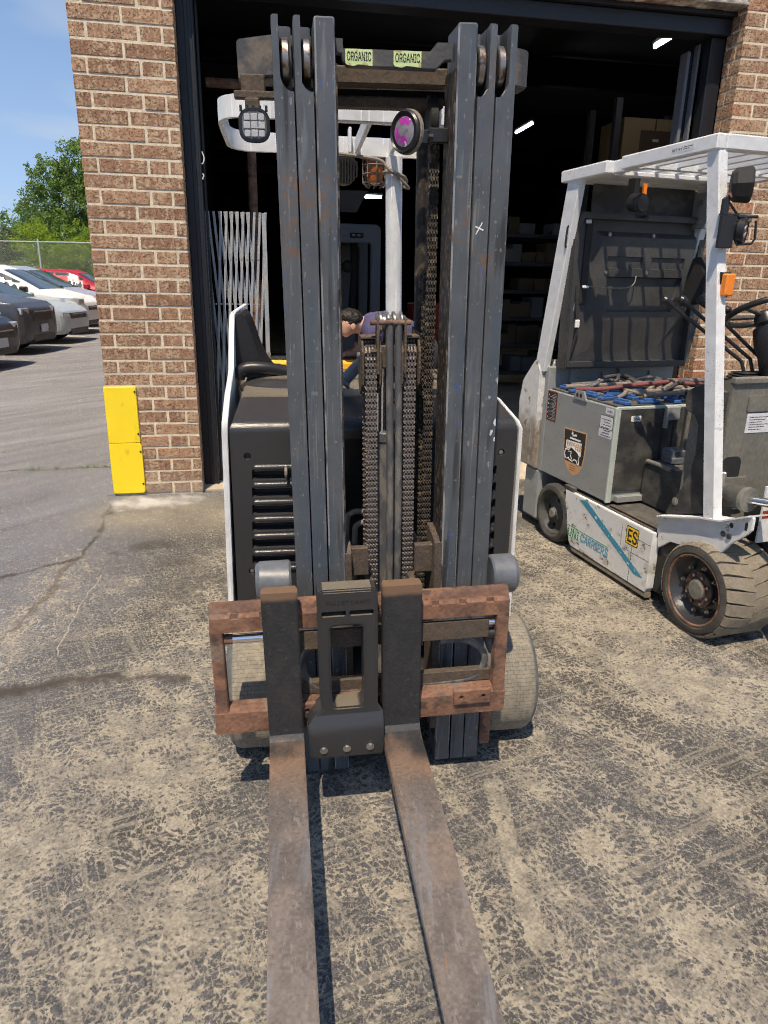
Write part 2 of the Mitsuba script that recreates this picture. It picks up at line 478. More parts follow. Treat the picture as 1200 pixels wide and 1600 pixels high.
COURSES = []
_z = 0.012
for k in range(42):
    h = .0870 + .00022 * k; COURSES.append((_z, _z + h - .013)); _z += h
put(f'{BLD}__brick_pier', box(PIER_L + .005, -.005, .004, REV, 0, COURSES[38][1] + .02), 'm_mortar', FW, False)
PL = f'{BLD}__brick_pier'
for k, (z0, z1) in enumerate(COURSES[:38]):
    if k % 2:
        xs = [(PIER_L, -.317), (-.303, 0)]
    else:
        a = -.535 + rng.uniform(-.008, .008)
        xs = [(PIER_L, a), (a + .015, -.222), (-.205, -.085 + rng.uniform(-.01, .01)), (-.07, 0)]
        xs[3] = (xs[2][1] + .014, 0)
    for i, (x0, x1) in enumerate(xs):
        brick(PL, x0, x1, 0, REV if i == len(xs) - 1 else .09, z0, z1, 9 if (i == len(xs) - 1 and k < 10 and rng.random() < .5) else None)
PR = f'{BLD}__brick_pier_001'
put(f'{BLD}__brick_pier', box(DOOR_X + .005, 5.85, .004, REV, 0, COURSES[40][1] + .02), 'm_mortar', FW, False)
for k, (z0, z1) in enumerate(COURSES[:40]):
    x = DOOR_X; first = True
    lens = [.30] * 9 if k % 2 else [.15] + [.30] * 9
    for i, L in enumerate(lens):
        x1 = min(x + L + rng.uniform(-.006, .006), 5.84)
        if x1 - x < .05: break
        if first:
            d = .118 if k % 2 else .066
            brick(PR, x, x1, 0, d, z0, z1, rng.choice([8, 9, 10, 5, 6]))
            brick(PR, x, x + .09, d + .013, REV, z0, z1)
        else:
            brick(PR, x, x1, 0, .09, z0, z1)
        first = False; x = x1 + .014
# steel around the opening
put(f'{BLD}__door_frame', cat(box(.004, .11, .20, .30, 0, 3.26, .004), box(.05, .075, .188, .20, 0, 3.26, .003), box(.095, .108, .19, .20, 0, 3.26, .002)), 'm_black_steel', FW, False)
put(f'{BLD}__door_frame', cat(box(DOOR_X - .115, DOOR_X - .004, .20, .30, 0, 3.26, .004)), 'm_black_steel', FW, False)
put(f'{BLD}__door_track', cat(box(DOOR_X - .15, DOOR_X - .135, .30, .36, 0, 3.24, .002), box(DOOR_X - .21, DOOR_X - .185, .34, .44, 0, 3.2, .002)), 'm_track', FW, False)
put(f'{BLD}__door_track', box(DOOR_X - .19, DOOR_X - .13, .365, .38, 0, 3.2, .002), 'm_black_steel', FW, False)
put(f'{BLD}__door_track', cat(box(.115, .13, .30, .40, 0, 3.24, .002)), 'm_black_steel', FW, False)
put(f'{BLD}__lintel', cat(box(0.002, DOOR_X - .002, .15, .32, 3.262, 3.365, .004), box(0.002, DOOR_X - .002, .10, .32, 3.367, 3.392, .003)), 'm_black_steel', FW, False)
# rough stone band
x = .0
sid = 0
for row, (z0, z1) in enumerate(((3.396, 3.47), (3.474, 3.56), (3.564, 3.66))):
    x = 0.0 if row != 1 else -.05
    x = max(x, 0)
    while x < DOOR_X - .03:
        L = rng.uniform(.16, .42); x1 = min(x + L, DOOR_X - .002)
        if DOOR_X - x1 < .1: x1 = DOOR_X - .002
        b = trimesh.creation.box((x1 - x - .006, .17, z1 - z0 - .004)).subdivide().subdivide().subdivide()
        b = roughen(b, .012, 22, sid); b.apply_translation(((x + x1) / 2, .075 + rng.uniform(-.02, .02), (z0 + z1) / 2))
        tone = rng.random(); bm = apply(b, FW)
        k = key_for(f'{BLD}__stone'); scene[k] = mikit.ply(bm, 'm_stone', smooth=True, uv=np.tile([[tone, .5]], (len(bm.vertices), 1)))
        x = x1; sid += 1
put(f'{BLD}__wall', box(0.0, DOOR_X, .03, .34, 3.665, 5.0), 'm_brick_far', FW, False)
put(f'{BLD}__wall', box(0.0, DOOR_X, .17, .34, 3.394, 3.664), 'm_mortar', FW, False)
put(f'{BLD}__wall', cat(box(PIER_L, -.002, .02, .34, COURSES[38][1] + .03, 5.0), box(DOOR_X + .002, 14.0, .02, .34, COURSES[40][1] + .03, 5.0), box(5.86, 14.0, .02, .34, 0, COURSES[40][1] + .03)), 'm_brick_far', FW, False)
put(f'{BLD}__side_wall', box(PIER_L, PIER_L + .2, .35, 24, 0, 5.0), 'm_brick_far', FW, False)
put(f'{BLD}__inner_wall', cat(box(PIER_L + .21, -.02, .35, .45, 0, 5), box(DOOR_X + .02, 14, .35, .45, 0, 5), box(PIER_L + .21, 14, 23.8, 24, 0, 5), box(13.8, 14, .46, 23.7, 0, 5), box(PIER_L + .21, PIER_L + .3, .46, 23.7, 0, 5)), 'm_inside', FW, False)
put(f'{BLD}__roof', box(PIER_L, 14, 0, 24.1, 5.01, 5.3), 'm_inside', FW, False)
for i in range(5):
    put(f'{BLD}__roof_beam', box(PIER_L + .3, 13.7, 3.0 + 4 * i, 3.15 + 4 * i, 4.55, 4.95, .01), 'm_black_steel', FW, False)
put('floor', box(0.0, DOOR_X, .04, .46, -.2, .012), 'm_slab', FW, False)
labels['floor'] = {'kind': 'structure', 'label': 'pale concrete door sill of the warehouse'}
put('floor', box(PIER_L + .3, 13.8, .461, 23.8, -.2, .010), 'm_slab', FW, False)
labels['floor_001'] = {'kind': 'structure', 'label': 'dark concrete floor inside the warehouse'}
# yellow guard plates on the pier
gp = thing('guard_plate', 'yellow steel corner guard fixed low on the left brick pier', 'guard plate')
put(gp + '__plate', union(box(PIER_L - .012, -.415, -.014, -.002, .395, .795, .004), box(PIER_L - .012, PIER_L - .004, -.013, .2, .395, .795, .003)), 'm_yellow', FW, False)
put(gp + '__plate', union(prism(sg.Polygon(rrect(PIER_L - .013, -.41, .02, .392, .02)), 'y', -.017, -.003, .003), box(PIER_L - .013, PIER_L - .004, -.014, .2, .02, .392, .003)), 'm_yellow', FW, False)
for (bx, bz) in ((-.425, .76), (-.425, .46), (-.42, .33), (-.42, .09)):
    put(gp + '__bolt', cyl((bx, -.017, bz), (bx, -.021, bz), .007, 8), 'm_black_steel', FW)
# ------------------------------------------------------------------ materials of the trucks
def worn(base, chip, rust, zr=None, amt=1.0, seed=0.0, dirt=None):
    def f(p, n, uv):
        x, y, z = p.x + seed, p.y, p.z
        a = fbm(x * 34, y * 34, z * 9, 4); b = fbm(x * 12, y * 12, z * 12, 4); s = fbm(x * 210, y * 210, z * 6, 2)
        c = mi.Color3f(*base) * (.74 + .5 * b)
        c = mix(c, mi.Color3f(*base) * 2.1 + .03, .35 * smoothstep(.60, .82, s) * smoothstep(.42, .62, a))
        c = mix(c, mi.Color3f(*rust), .8 * amt * smoothstep(.60, .70, a) * smoothstep(.50, .66, b))
        if zr is not None:
            for z0, z1, k in zr:
                w = smoothstep(z0 - .06, z0 + .02, z) * smoothstep(z1 + .06, z1 - .02, z)
                c = mix(c, mi.Color3f(*rust), k * w * smoothstep(.50, .57, fbm(x * 75, y * 75, z * 55, 4)) * smoothstep(.42, .60, b))
        ch = noise(x * 60 + 3, y * 60, z * 28)
        c = mix(c, mi.Color3f(*chip), .85 * amt * smoothstep(.905, .93, ch))
        if dirt is not None:
            c = mix(c, mi.Color3f(*dirt), .5 * smoothstep(.45, .75, b))
        return c
    return f


def mast_color(p, n, uv):
    x, y, z = p.x, p.y, p.z
    c = worn((.090, .100, .112), (.45, .47, .48), (.15, .095, .065), [(1.58, 1.76, .75)], .3)(p, n, uv)
    s = fbm(x * 160, y * 160, z * 3.0, 3); q = noise(x * 25, y * 25, z * 3.5)
    c = mix(c, C(.050, .080, .115), .4 * smoothstep(.60, .82, noise(x * 31, y * 31, z * 2.3)))
    c = mix(c, C(.25, .255, .25), .42 * smoothstep(.58, .76, s) * smoothstep(.40, .75, q))
    c = mix(c, C(.022, .02, .018), .7 * smoothstep(.60, .76, fbm(x * 45 + 7, y * 45, z * 2.0, 3)))
    c = mix(c, C(.34, .30, .26), .4 * smoothstep(.76, .82, fbm(x * 200, y * 200, z * 60, 2)))
    blue = smoothstep(.74, .86, fbm(x * 110, y * 110, z * 30 + 5, 2))
    c = mix(c, C(.02, .10, .42), .75 * blue * smoothstep(.60, .75, noise(x * 20 + 9, y * 20, z * 4)))
    nx = dr.abs(n.x)
    c = mix(c, C(.34, .35, .36), .75 * smoothstep(.35, .5, nx) * smoothstep(.93, .85, nx) * smoothstep(.30, .55, fbm(x * 40, y * 40, z * 14, 3)))
    white = smoothstep(.66, .70, fbm(x * 85, y * 85, z * 42, 2)) * smoothstep(.55, .75, noise(x * 9 + 2, y * 9, z * 3.4))
    return mix(c, C(.72, .73, .72), .95 * white * smoothstep(1.42, 1.30, z) * smoothstep(.95, 1.02, z))


mat('m_mast', mast_color, .42, .15, lambda p, n, uv: fbm(p.x * 140, p.y * 140, p.z * 60, 2), .0006, .001, specular=.5)


def rust_color(p, n, uv):
    a = fbm(p.x * 16, p.y * 16, p.z * 20, 4); g = fbm(p.x * 120, p.y * 120, p.z * 120, 3)
    c = mix(C(.12, .068, .050), C(.225, .118, .074), smoothstep(.3, .65, a))
    c = mix(c, C(.19, .135, .105), smoothstep(.52, .75, fbm(p.x * 10 + 4, p.y * 10, p.z * 13, 3)))
    return mix(c * (.55 + .9 * g), C(.045, .035, .03), .75 * smoothstep(.62, .75, fbm(p.x * 24, p.y * 24, p.z * 24 + 9, 3)))


mat('m_rust', rust_color, .82, .1, lambda p, n, uv: fbm(p.x * 170, p.y * 170, p.z * 170, 3), .0016, .001)


def fork_color(p, n, uv):
    a = fbm(p.x * 14, p.y * 9, p.z * 14, 4); g = fbm(p.x * 150, p.y * 150, p.z * 150, 3); L = fbm(p.x * 60, p.y * 7, 3.0, 3)
    steel = mix(C(.112, .098, .089), C(.165, .140, .123), smoothstep(.38, .62, .15 * L + .85 * a)) * 1.35 * (.62 + .76 * g)
    steel = mix(steel, C(.30, .28, .26), .5 * smoothstep(.70, .76, fbm(p.x * 130 + p.y * 25, p.y * 40, 6.0, 3)))
    steel = mix(steel, C(.25, .15, .09), .55 * smoothstep(.52, .66, a) * smoothstep(1.0, 1.75, p.y))
    steel = mix(steel, C(.24, .155, .105) * (.7 + .6 * g), .85 * smoothstep(1.42, 1.66, p.y + .35 * (a - .5)))
    steel = mix(steel, C(.36, .19, .09), .6 * smoothstep(.78, .83, noise(p.x * 190, p.y * 14, 3.0)) * smoothstep(.55, .7, noise(p.x * 8, p.y * 4, 1.0)))
    steel = mix(steel, C(.23, .24, .26), .55 * smoothstep(.58, .72, fbm(p.x * 46, p.y * 3 + 3, 8.0, 4)) * smoothstep(1.65, 1.2, p.y))
    black = mix(C(.034, .036, .040), C(.050, .049, .048), smoothstep(.50, .80, fbm(p.x * 30, 2.0, p.z * 16, 4)) * .6) * (.7 + .6 * g)
    black = mix(black, C(.15, .15, .15), .35 * smoothstep(.80, .86, fbm(p.x * 170, 3.0, p.z * 110, 2)))
    black = mix(black, C(.22, .14, .09), smoothstep(.72, .738, p.z + .01 * a))
    return mix(steel, black, smoothstep(.262, .285, p.z + .05 * (a - .5)) * smoothstep(1.62, 1.7, p.y))


mat('m_fork', fork_color, .52, .35, lambda p, n, uv: fbm(p.x * 160, p.y * 110, p.z * 160, 3), .0007, .001, specular=.5)
mat('m_cowl', lambda p, n, uv: mix(C(.030, .031, .034), C(.19, .165, .125), dr.clip(smoothstep(.975, .996, n.z) * (.55 + .7 * (fbm(p.x * 6, p.y * 9, 2.0, 4) - .2)), 0, .85) + .03 * fbm(p.x * 9, p.y * 9, p.z * 9, 3)), .27, 0,
    lambda p, n, uv: fbm(p.x * 380, p.y * 380, p.z * 380, 2), .0005, .0006, specular=.5)
plastic('m_black', (.016, .016, .018), .36)
plastic('m_matt_black', (.018, .018, .018), .75)
mat('m_grease', lambda p, n, uv: mix(C(.026, .022, .018), C(.135, .10, .068), smoothstep(.5, .8, fbm(p.x * 90, p.y * 90, p.z * 45, 3))), .6, .1, lambda p, n, uv: fbm(p.x * 230, p.y * 230, p.z * 160, 2), .0015, .001)
mat('m_chain', (.21, .185, .17), .38, .8)
mat('m_iron_grey', lambda p, n, uv: mix(C(.065, .066, .068), C(.15, .125, .10), smoothstep(.45, .7, fbm(p.x * 16, p.y * 16, p.z * 16, 4))) * (.7 + .6 * fbm(p.x * 160, p.y * 160, p.z * 160, 2)), .6, .1)
mat('m_iron', lambda p, n, uv: mix(C(.105, .078, .055), C(.055, .045, .038), fbm(p.x * 60, p.y * 60, p.z * 60, 3)) * (.6 + .9 * fbm(p.x * 200, p.y * 200, p.z * 200, 2)), .75, .1, lambda p, n, uv: fbm(p.x * 150, p.y * 150, p.z * 150, 3), .0015, .001)
mat('m_steel', (.52, .51, .49), .3, .95)
mat('m_chrome', (.85, .86, .88), .08, 1.0)
mat('m_roller', lambda p, n, uv: mix(C(.34, .31, .29), C(.14, .09, .06), smoothstep(.45, .7, fbm(p.x * 60, p.y * 60, p.z * 60, 3))), .35, .9)
mat('m_white', worn((.60, .62, .63), (.30, .20, .13), (.36, .24, .15), None, .3, 2.0), .42, 0)
plastic('m_grey_paint', lambda p, n, uv: C(.115, .125, .14) * (.7 + .6 * fbm(p.x * 40, p.y * 40, p.z * 40, 3)), .4)
plastic('m_hose', lambda p, n, uv: mix(C(.075, .078, .085), C(.16, .15, .135), smoothstep(.4, .7, fbm(p.x * 50, p.y * 50, p.z * 18, 3))), .5)
plastic('m_cable', (.20, .17, .14), .6)
plastic('m_label_green', lambda p, n, uv: mix(C(.52, .64, .30), C(.40, .34, .16), smoothstep(.62, .72, fbm(p.x * 60, p.y * 60, p.z * 60, 3))), .6)
plastic('m_ink', (.02, .02, .02), .6)
plastic('m_white_print', (.72, .72, .70), .6)
plastic('m_amber', (.80, .22, .01), .18, 1.0)
plastic('m_amber_dim', (.34, .095, .012), .25, 1.0)
plastic('m_lamp_face', (.42, .43, .45), .22)
TA = thing('forklift', 'dark grey electric forklift with a tall mast and bare rusty forks facing the viewer', 'forklift')


def a(name, mesh, m, M=FM, smooth=30, **kw):
    return put(f'{TA}__{name}', mesh, m, M, smooth, **kw)


RAIL_TOP, RAIL_BOT = 2.055, -.03
for s in (-1, 1):
    mir = lambda pts: [(s * q[0], q[1]) for q in pts]
    for nm, xo, xi in (('outer', .285, .2400), ('mid', .2358, .1945)):
        prof = [(xo, 0), (xi, 0), (xi, .020), (xo - .016, .024), (xo - .016, .092), (xi, .094), (xi, .112), (xo, .112)]
        r = prism(sg.Polygon(mir(prof)), 'z', RAIL_BOT, RAIL_TOP, .0035)
        cut = prism([(s * (xo - .0155), 1.935), (s * (xo - .0155), 2.2), (s * (xi - .02), 2.2), (s * (xi - .02), 1.905), (s * (xi + .008), 1.905), (s * (xi + .018), 1.911), (s * (xi + .026), 1.923)], 'y', -.02, .03)
        r = boolean(r, cut)
        k = a('mast_rail', r, 'm_mast')
        put(f'{k}__roller', lathe([(.001, 0), (.036, 0), (.044, .003), (.047, .006), (.047, .019), (.044, .022), (.030, .023), (.001, .023)], (s * (xo - .0165 if s < 0 else xo - .0165), .056, 1.975), (-s, 0, 0), 40), 'm_roller', FM)
    k = a('mast_rail', box(s * .1898, s * .143, 0, .112, RAIL_BOT, RAIL_TOP, .004), 'm_mast')
    put(f'{k}__greased_face', box(s * .1425, s * .1385, .004, .110, .05, 1.965, .001), 'm_grease', FM, False)
    # grease smeared in the slots between the rails
    put(f'{k}__grease_strip', cat(box(s * .1902, s * .1942, .022, .1, .1, 1.9), box(s * .2362, s * .2396, .022, .1, .1, 1.9)), 'm_grease', FM, False)
# crossmembers at the top
a('top_crossmember', boolean(prism([(-.29, .125), (.29, .125), (.37, .175), (.37, .235), (-.37, .235), (-.37, .175)], 'z', 1.955, 2.045, .006), box(-.19, .19, 0, .4, 1.985, 2.2)), 'm_iron_grey', label='stout top crossmember with chamfered ends')
tie = prism([(-.143, 2.022), (-.122, 2.022), (-.121, 2.002), (.085, 2.002), (.102, 2.021), (.138, 2.021), (.138, 1.985), (.120, 1.983), (.100, 1.964), (-.110, 1.966), (-.122, 1.975), (-.126, 1.99), (-.143, 1.992)], 'y', .035, .06, .003)
k = a('tie_bar', tie, 'm_iron_grey')
for x0, x1 in ((-.117, -.053), (-.003, .063)):
    lab = prism([(x0, 1.972), (x0 + .004, 1.968), (x0 + .02, 1.966), (x0 + .03, 1.970), (x0 + .045, 1.969), (x1, 1.967), (x1, 2.0005), (x0, 2.0005)], 'y', .0325, .0345)
    kk = put(f'{k}__label', lab, 'm_label_green', FM, False)
    tm = text('ORGANIC', .0175, .0006, True); w = tm.extents[0]
    tm.vertices[:, 0] *= (x1 - x0 - .007) / w
    put(f'{k}__lettering', on_plane(tm, (x0 + .003, .0324, 1.977), (1, 0, 0), (0, 0, 1), (0, -1, 0)), 'm_ink', FM, False)
a('crossmember', box(-.15, .15, .115, .165, 1.945, 1.985, .004), 'm_iron')
a('crossmember', box(-.15, .15, .17, .22, 1.905, 1.930, .004), 'm_iron')
a('crossmember', box(-.15, .15, .12, .18, .10, .20, .004), 'm_iron')


# chains
def chain(x0, x1, path, pitch):
    """Leaf chain following a path in the (y, z) plane, plates across x0..x1."""
    P = np.asarray(path, float); seg_ = np.linalg.norm(np.diff(P, axis=0), axis=1); s_ = np.r_[0, np.cumsum(seg_)]
    N = int(s_[-1] / pitch); xm, w = (x0 + x1) / 2, x1 - x0
    out = []
    for i in range(N):
        q = [np.array([np.interp(s_at, s_, P[:, 0]), np.interp(s_at, s_, P[:, 1])]) for s_at in (i * pitch, (i + 1) * pitch)]
        c = (q[0] + q[1]) / 2; d = (q[1] - q[0]); d /= np.linalg.norm(d) + 1e-9; e = np.array([-d[1], d[0]])
        offs = (-.40, -.13, .13, .40) if i % 2 else (-.27, 0, .27)
        for o in offs:
            o2 = [c + d * (pitch * .86) * u + e * (pitch * .52) * v for u, v in ((-1, -.5), (-.8, -1), (-.35, -.72), (.35, -.72), (.8, -1), (1, -.5), (1, .5), (.8, 1), (.35, .72), (-.35, .72), (-.8, 1), (-1, .5))]
            t = w * .062
            r0 = np.array([(xm + o * w - t, a_[0], a_[1]) for a_ in o2]); r1 = r0 + [2 * t, 0, 0]
            out.append(loft([r0, r1]))
        out.append(cyl((x0, q[0][0], q[0][1]), (x1, q[0][0], q[0][1]), pitch * .24, 6))
    return cat(out)


for xa, xb in ((-.069, -.035), (.041, .075)):
    pul = [(.10, .52), (.10, 1.285)] + [(.138 - .038 * math.cos(t), 1.285 + .038 * math.sin(t)) for t in np.linspace(.2, np.pi - .2, 9)] + [(.176, 1.285), (.20, .45)]
    a('lift_chain', chain(xa, xb, pul, .0165), 'm_chain', smooth=False, kind='stuff')
    k = a('chain_sheave', lathe([(.001, 0), (.036, 0), (.036, .040), (.001, .040)], ((xa + xb) / 2 - .02, .138, 1.285), (1, 0, 0), 28), 'm_iron')
    for xx in (xa - .010, xb + .004):
        g = prism([(.085, 1.21), (.078, 1.25), (.080, 1.30), (.098, 1.328), (.13, 1.335), (.175, 1.335), (.19, 1.3), (.185, 1.2), (.15, 1.17)], 'x', xx, xx + .006, .0015)
        put(f'{k}__guard', g, 'm_iron', FM)
    put(f'{k}__guard', box(xa - .010, xb + .010, .10, .16, 1.333, 1.339, .001), 'm_iron', FM)
    put(f'{k}__pin', cyl((xa - .018, .138, 1.285), (xb + .016, .138, 1.285), .008, 10, b=.001), 'm_steel', FM)
a('lift_chain', chain(.106, .134, [(.135, .70), (.135, 1.86)], .0185), 'm_grease', smooth=False, kind='stuff')
a('lift_chain', chain(.100, .128, [(.165, 1.5), (.175, .30)], .0185), 'm_grease', smooth=False, kind='stuff')
a('chain_sheave', lathe([(.001, 0), (.05, 0), (.058, .004), (.058, .022), (.05, .026), (.001, .026)], (.107, .19, 1.88), (1, 0, 0), 28), 'm_matt_black')
for s in (-1, 1):
    xx = .108 if s > 0 else -.168
    a('lift_cylinder', union(cyl((xx, .225, .0), (xx, .225, 1.35), .024, 20), cyl((xx, .225, 1.34), (xx, .225, 1.93), .018, 20)), 'm_matt_black' if s < 0 else 'm_grease')
# free-lift cylinder with its two hoses
k = a('free_lift_cylinder', cat(cyl((-.006, .155, .05), (-.006, .155, 1.04), .032, 24, b=.003), cyl((-.006, .155, 1.03), (-.006, .155, 1.062), .036, 24, b=.004)), 'm_hose')
put(f'{k}__rod', cyl((-.012, .155, 1.05), (-.012, .155, 1.30), .020, 20), 'm_chrome', FM)
put(f'{k}__head', box(-.045, .052, .10, .19, 1.25, 1.315, .005), 'm_iron', FM)
for hx in (.001, .026):
    a('hydraulic_hose', tube([(hx, .094, .50), (hx + .001, .094, .9), (hx - .002, .094, 1.33), (hx, .10, 1.37), (hx, .135, 1.385), (hx, .165, 1.36), (hx, .17, 1.2)], .0108, 12, 6), 'm_hose')
k = a('hose_sheave', cat(lathe([(.001, 0), (.030, 0), (.030, .006), (.022, .010), (.022, .018), (.030, .022), (.030, .026), (.001, .026)], (-.026, .132, 1.373), (1, 0, 0), 24), lathe([(.001, 0), (.030, 0), (.030, .006), (.022, .010), (.022, .018), (.030, .022), (.030, .026), (.001, .026)], (.012, .132, 1.373), (1, 0, 0), 24)), 'm_steel')
for xx in (-.038, .038):
    put(f'{k}__bracket', prism([(.075, 1.24), (.075, 1.36), (.085, 1.39), (.11, 1.395), (.115, 1.24)], 'x', xx, xx + .006, .001), 'm_iron', FM)
    put(f'{k}__bolt', cat(cyl((xx - .014, .098, 1.375), (xx + .02, .098, 1.375), .006, 8), cyl((xx - .016, .094, 1.30), (xx + .014, .094, 1.30), .008, 6)), 'm_iron', FM)
put(f'{k}__pin', cyl((-.055, .088, 1.377), (.056, .088, 1.377), .0065, 12), 'm_rust', FM)
# carriage
bar = prism([(-.130, .578), (-.130, .622), (-.121, .632), (-.117, .632), (-.113, .645), (-.105, .655), (-.090, .655), (-.088, .578)], 'x', -.527, .318, .0015)
for i in range(11):
    x = -.46 + .08 * i
    bar = boolean(bar, box(x - .011, x + .011, -.14, -.1215, .617, .66))
k = a('carriage', union(bar, box(-.53, -.495, -.129, -.088, .245, .60, .003), box(.283, .319, -.129, -.088, .245, .60, .003),
      prism([(-.130, .246), (-.132, .262), (-.131, .315), (-.118, .333), (-.092, .333), (-.090, .246)], 'x', -.536, .322, .003)), 'm_rust', label='rusty brown fork carriage frame')
put(f'{k}__plate', box(-.29, .262, -.1235, -.117, .502, .562, .002), 'm_iron', FM)
put(f'{k}__plate', box(-.29, .283, -.094, -.070, .335, .375, .002), 'm_iron', FM)
for x0, x1 in ((-.30, -.16), (.162, .274)):
    pl = box(x0, x1, -.142, -.128, .287, .335, .002)
    for t in (.2, .8):
        pl = boolean(pl, cyl((x0 + (x1 - x0) * t, -.16, .313), (x0 + (x1 - x0) * t, -.1, .313), .007, 12))
    put(f'{k}__clamp_plate', pl, 'm_rust', FM)
put(f'{k}__shift_rod', cyl((-.492, -.105, .545), (.300, -.105, .545), .0135, 20), 'm_chrome', FM)
put(f'{k}__rod_end', cyl((-.496, -.105, .545), (-.470, -.105, .545), .0145, 20), 'm_rust', FM)
put(f'{k}__rod_end', cyl((.255, -.100, .50), (.285, -.100, .50), .018, 16), 'm_black', FM)
a('hydraulic_hose', tube([(.13, -.07, .470), (.20, -.07, .468), (.252, -.075, .440), (.268, -.08, .395), (.235, -.085, .348), (.15, -.085, .337), (-.05, -.085, .333), (-.20, -.085, .338), (-.255, -.085, .365), (-.278, -.08, .41), (-.27, -.075, .46), (-.235, -.07, .49)], .0105, 10, 5), 'm_hose')
for s in (-1, 1):
    pl = prism([(.002, .10), (.002, .735), (.03, .76), (.12, .76), (.12, .10)], 'x', s * .1465, s * .124, .002) if s < 0 else prism([(.002, .10), (.002, .755), (.03, .765), (.12, .775), (.12, .10)], 'x', s * .146, s * .122, .002)
    put(f'{k}__side_plate', pl, 'm_iron', FM)
    put(f'{k}__bridge_plate', box(s * .124, s * .07, .035, .06, .648, .738, .003), 'm_iron', FM)
    put(f'{k}__anchor', box(s * .082, s * .055, .05, .11, .585, .625, .004), 'm_iron', FM)
a('mast_foot_pad', box(.290, .325, -.002, .03, .02, .23, .004), 'm_rust')
# forks
fprof = [(-.130, .710), (-.170, .710), (-.170, .29), (-.174, .26), (-.186, .246), (-.21, .240), (-.60, .233), (-1.27, .226), (-1.285, .221), (-1.285, .216), (-1.2, .208), (-.60, .196), (-.25, .192), (-.18, .194), (-.148, .206), (-.133, .232), (-.130, .27)]
for x0, x1 in ((-.384, -.286), (-.056, .0535)):
    a('fork', prism(fprof, 'x', x0, x1, .005), 'm_fork')
# moulded block between the forks
zf = [(-.236, .350), (-.236, .705), (-.230, .714), (-.220, .718), (-.090, .718), (-.078, .714), (-.072, .705), (-.072, .350), (-.0575, .325), (-.0575, .22), (-.062, .194), (-.268, .192), (-.2735, .215), (-.2735, .300), (-.268, .312)]
low = prism([(-.128, .36), (-.186, .350), (-.193, .325), (-.206, .305), (-.213, .290), (-.2155, .27), (-.2155, .205), (-.212, .196), (-.205, .192), (-.128, .192)], 'x', -.2735, -.0575, .008)
daw = union(prism(sg.Polygon(zf).intersection(sg.box(-1, .26, 1, 1)), 'y', -.192, -.128, .008), boolean(low, prism(sg.Polygon(zf).buffer(-.0005), 'y', -.4, 0), '^'))
win = prism(sg.Polygon(rrect(-.203, -.112, .350, .610, .016)), 'y', -.30, -.05)
win2 = prism(sg.Polygon(rrect(-.208, -.107, .344, .616, .02)), 'y', -.30, -.188)
sl = [prism(sg.Polygon(rrect(x0, x1, .640, .656, .004)), 'y', -.3, -.15) for x0, x1 in ((-.225, -.159), (-.150, -.084))]
daw = boolean(daw, m3.Manifold.batch_boolean([man(m) for m in [win, win2] + sl], m3.OpType.Add))
k = a('fork_guard_block', daw, 'm_cowl', smooth=35, label='black moulded plastic block bolted between the forks')
for bx in (-.232, -.166, -.099):
    put(f'{k}__bolt', cat(cyl((bx, -.2145, .226), (bx, -.217, .226), .0115, 16), cyl((bx, -.217, .227), (bx, -.222, .227), .0085, 6)), 'm_steel', FM)
tm = text('PALLET DAWG', .0125, .0008, True); tm.vertices[:, 0] *= .118 / tm.extents[0]
put(f'{k}__lettering', on_plane(tm, (-.213, -.1918, .674), (1, 0, 0), (0, 0, 1), (0, -1, 0)), 'm_black', FM, False)
# mast pivots
for s, x0, x1, z in ((-1, -.402, -.300, .655), (1, .298, .378, .635)):
    a('mast_pivot', lathe([(.001, 0), (.054, 0), (.060, .006), (.060, abs(x1 - x0) - .012), (.050, abs(x1 - x0)), (.001, abs(x1 - x0))], (x0 if s > 0 else x1, .02, z), (s, 0, 0), 32), 'm_grey_paint')
# body
prof = [(.12, .30), (.12, 1.082), (.1205, 1.089), (.1225, 1.096), (.1275, 1.105), (.1345, 1.1125), (.143, 1.1185), (.153, 1.123), (.28, 1.160), (.295, 1.1645), (.31, 1.167), (1.05, 1.167), (1.05, .30)]
cow = prism(prof, 'x', -.462, .462, .006)
v = cow.vertices; cow.vertices[:, 0] *= np.clip(1 - (v[:, 2] - 1.09) * .9, .9, 1.0)
cuts = []
for s in (-1, 1):
    for i in range(6):
        zt = .964 - .0575 * i
        q = prism([(.05, zt - .046), (.118, zt - .036), (.150, zt - .024), (.150, zt - .002), (.05, zt + .001)], 'x', s * .20, s * (.398 + .002 * i), .0)
        cuts.append(man(q))
    for z in (1.008, .62):
        cuts.append(man(cyl((s * .410, .05, z), (s * .410, .137, z), .018, 20, r1=.010)))
cuts.append(man(box(-.17, .17, .0, .30, .25, 1.06, .03)))
cow = boolean(cow, m3.Manifold.batch_boolean(cuts, m3.OpType.Add))
k = a('cowl', cow, 'm_cowl', FA, smooth=40, label='glossy black louvred front cowl')
for s in (-1, 1):
    put(f'{k}__vent_backing', box(s * .40, s * .19, .149, .152, .60, .99), 'm_matt_black', FA, False)
for s in (-1, 1):
    for i in range(7):
        zt = .964 - .0575 * i
        put(f'{k}__louvre_lip', cyl((s * .215, .124, zt + .0065), (s * (.393 + .002 * i), .124, zt + .005), .0115, 20, b=.005), 'm_cowl', FA, 60)
for s, z in ((-1, .62), (1, 1.008), (1, .62)):
    put(f'{k}__screw', cat(cyl((s * .41, .134, z), (s * .41, .124, z), .010, 14, b=.003), cyl((s * .41, .1245, z), (s * .41, .122, z), .004, 8)), 'm_steel', FA)
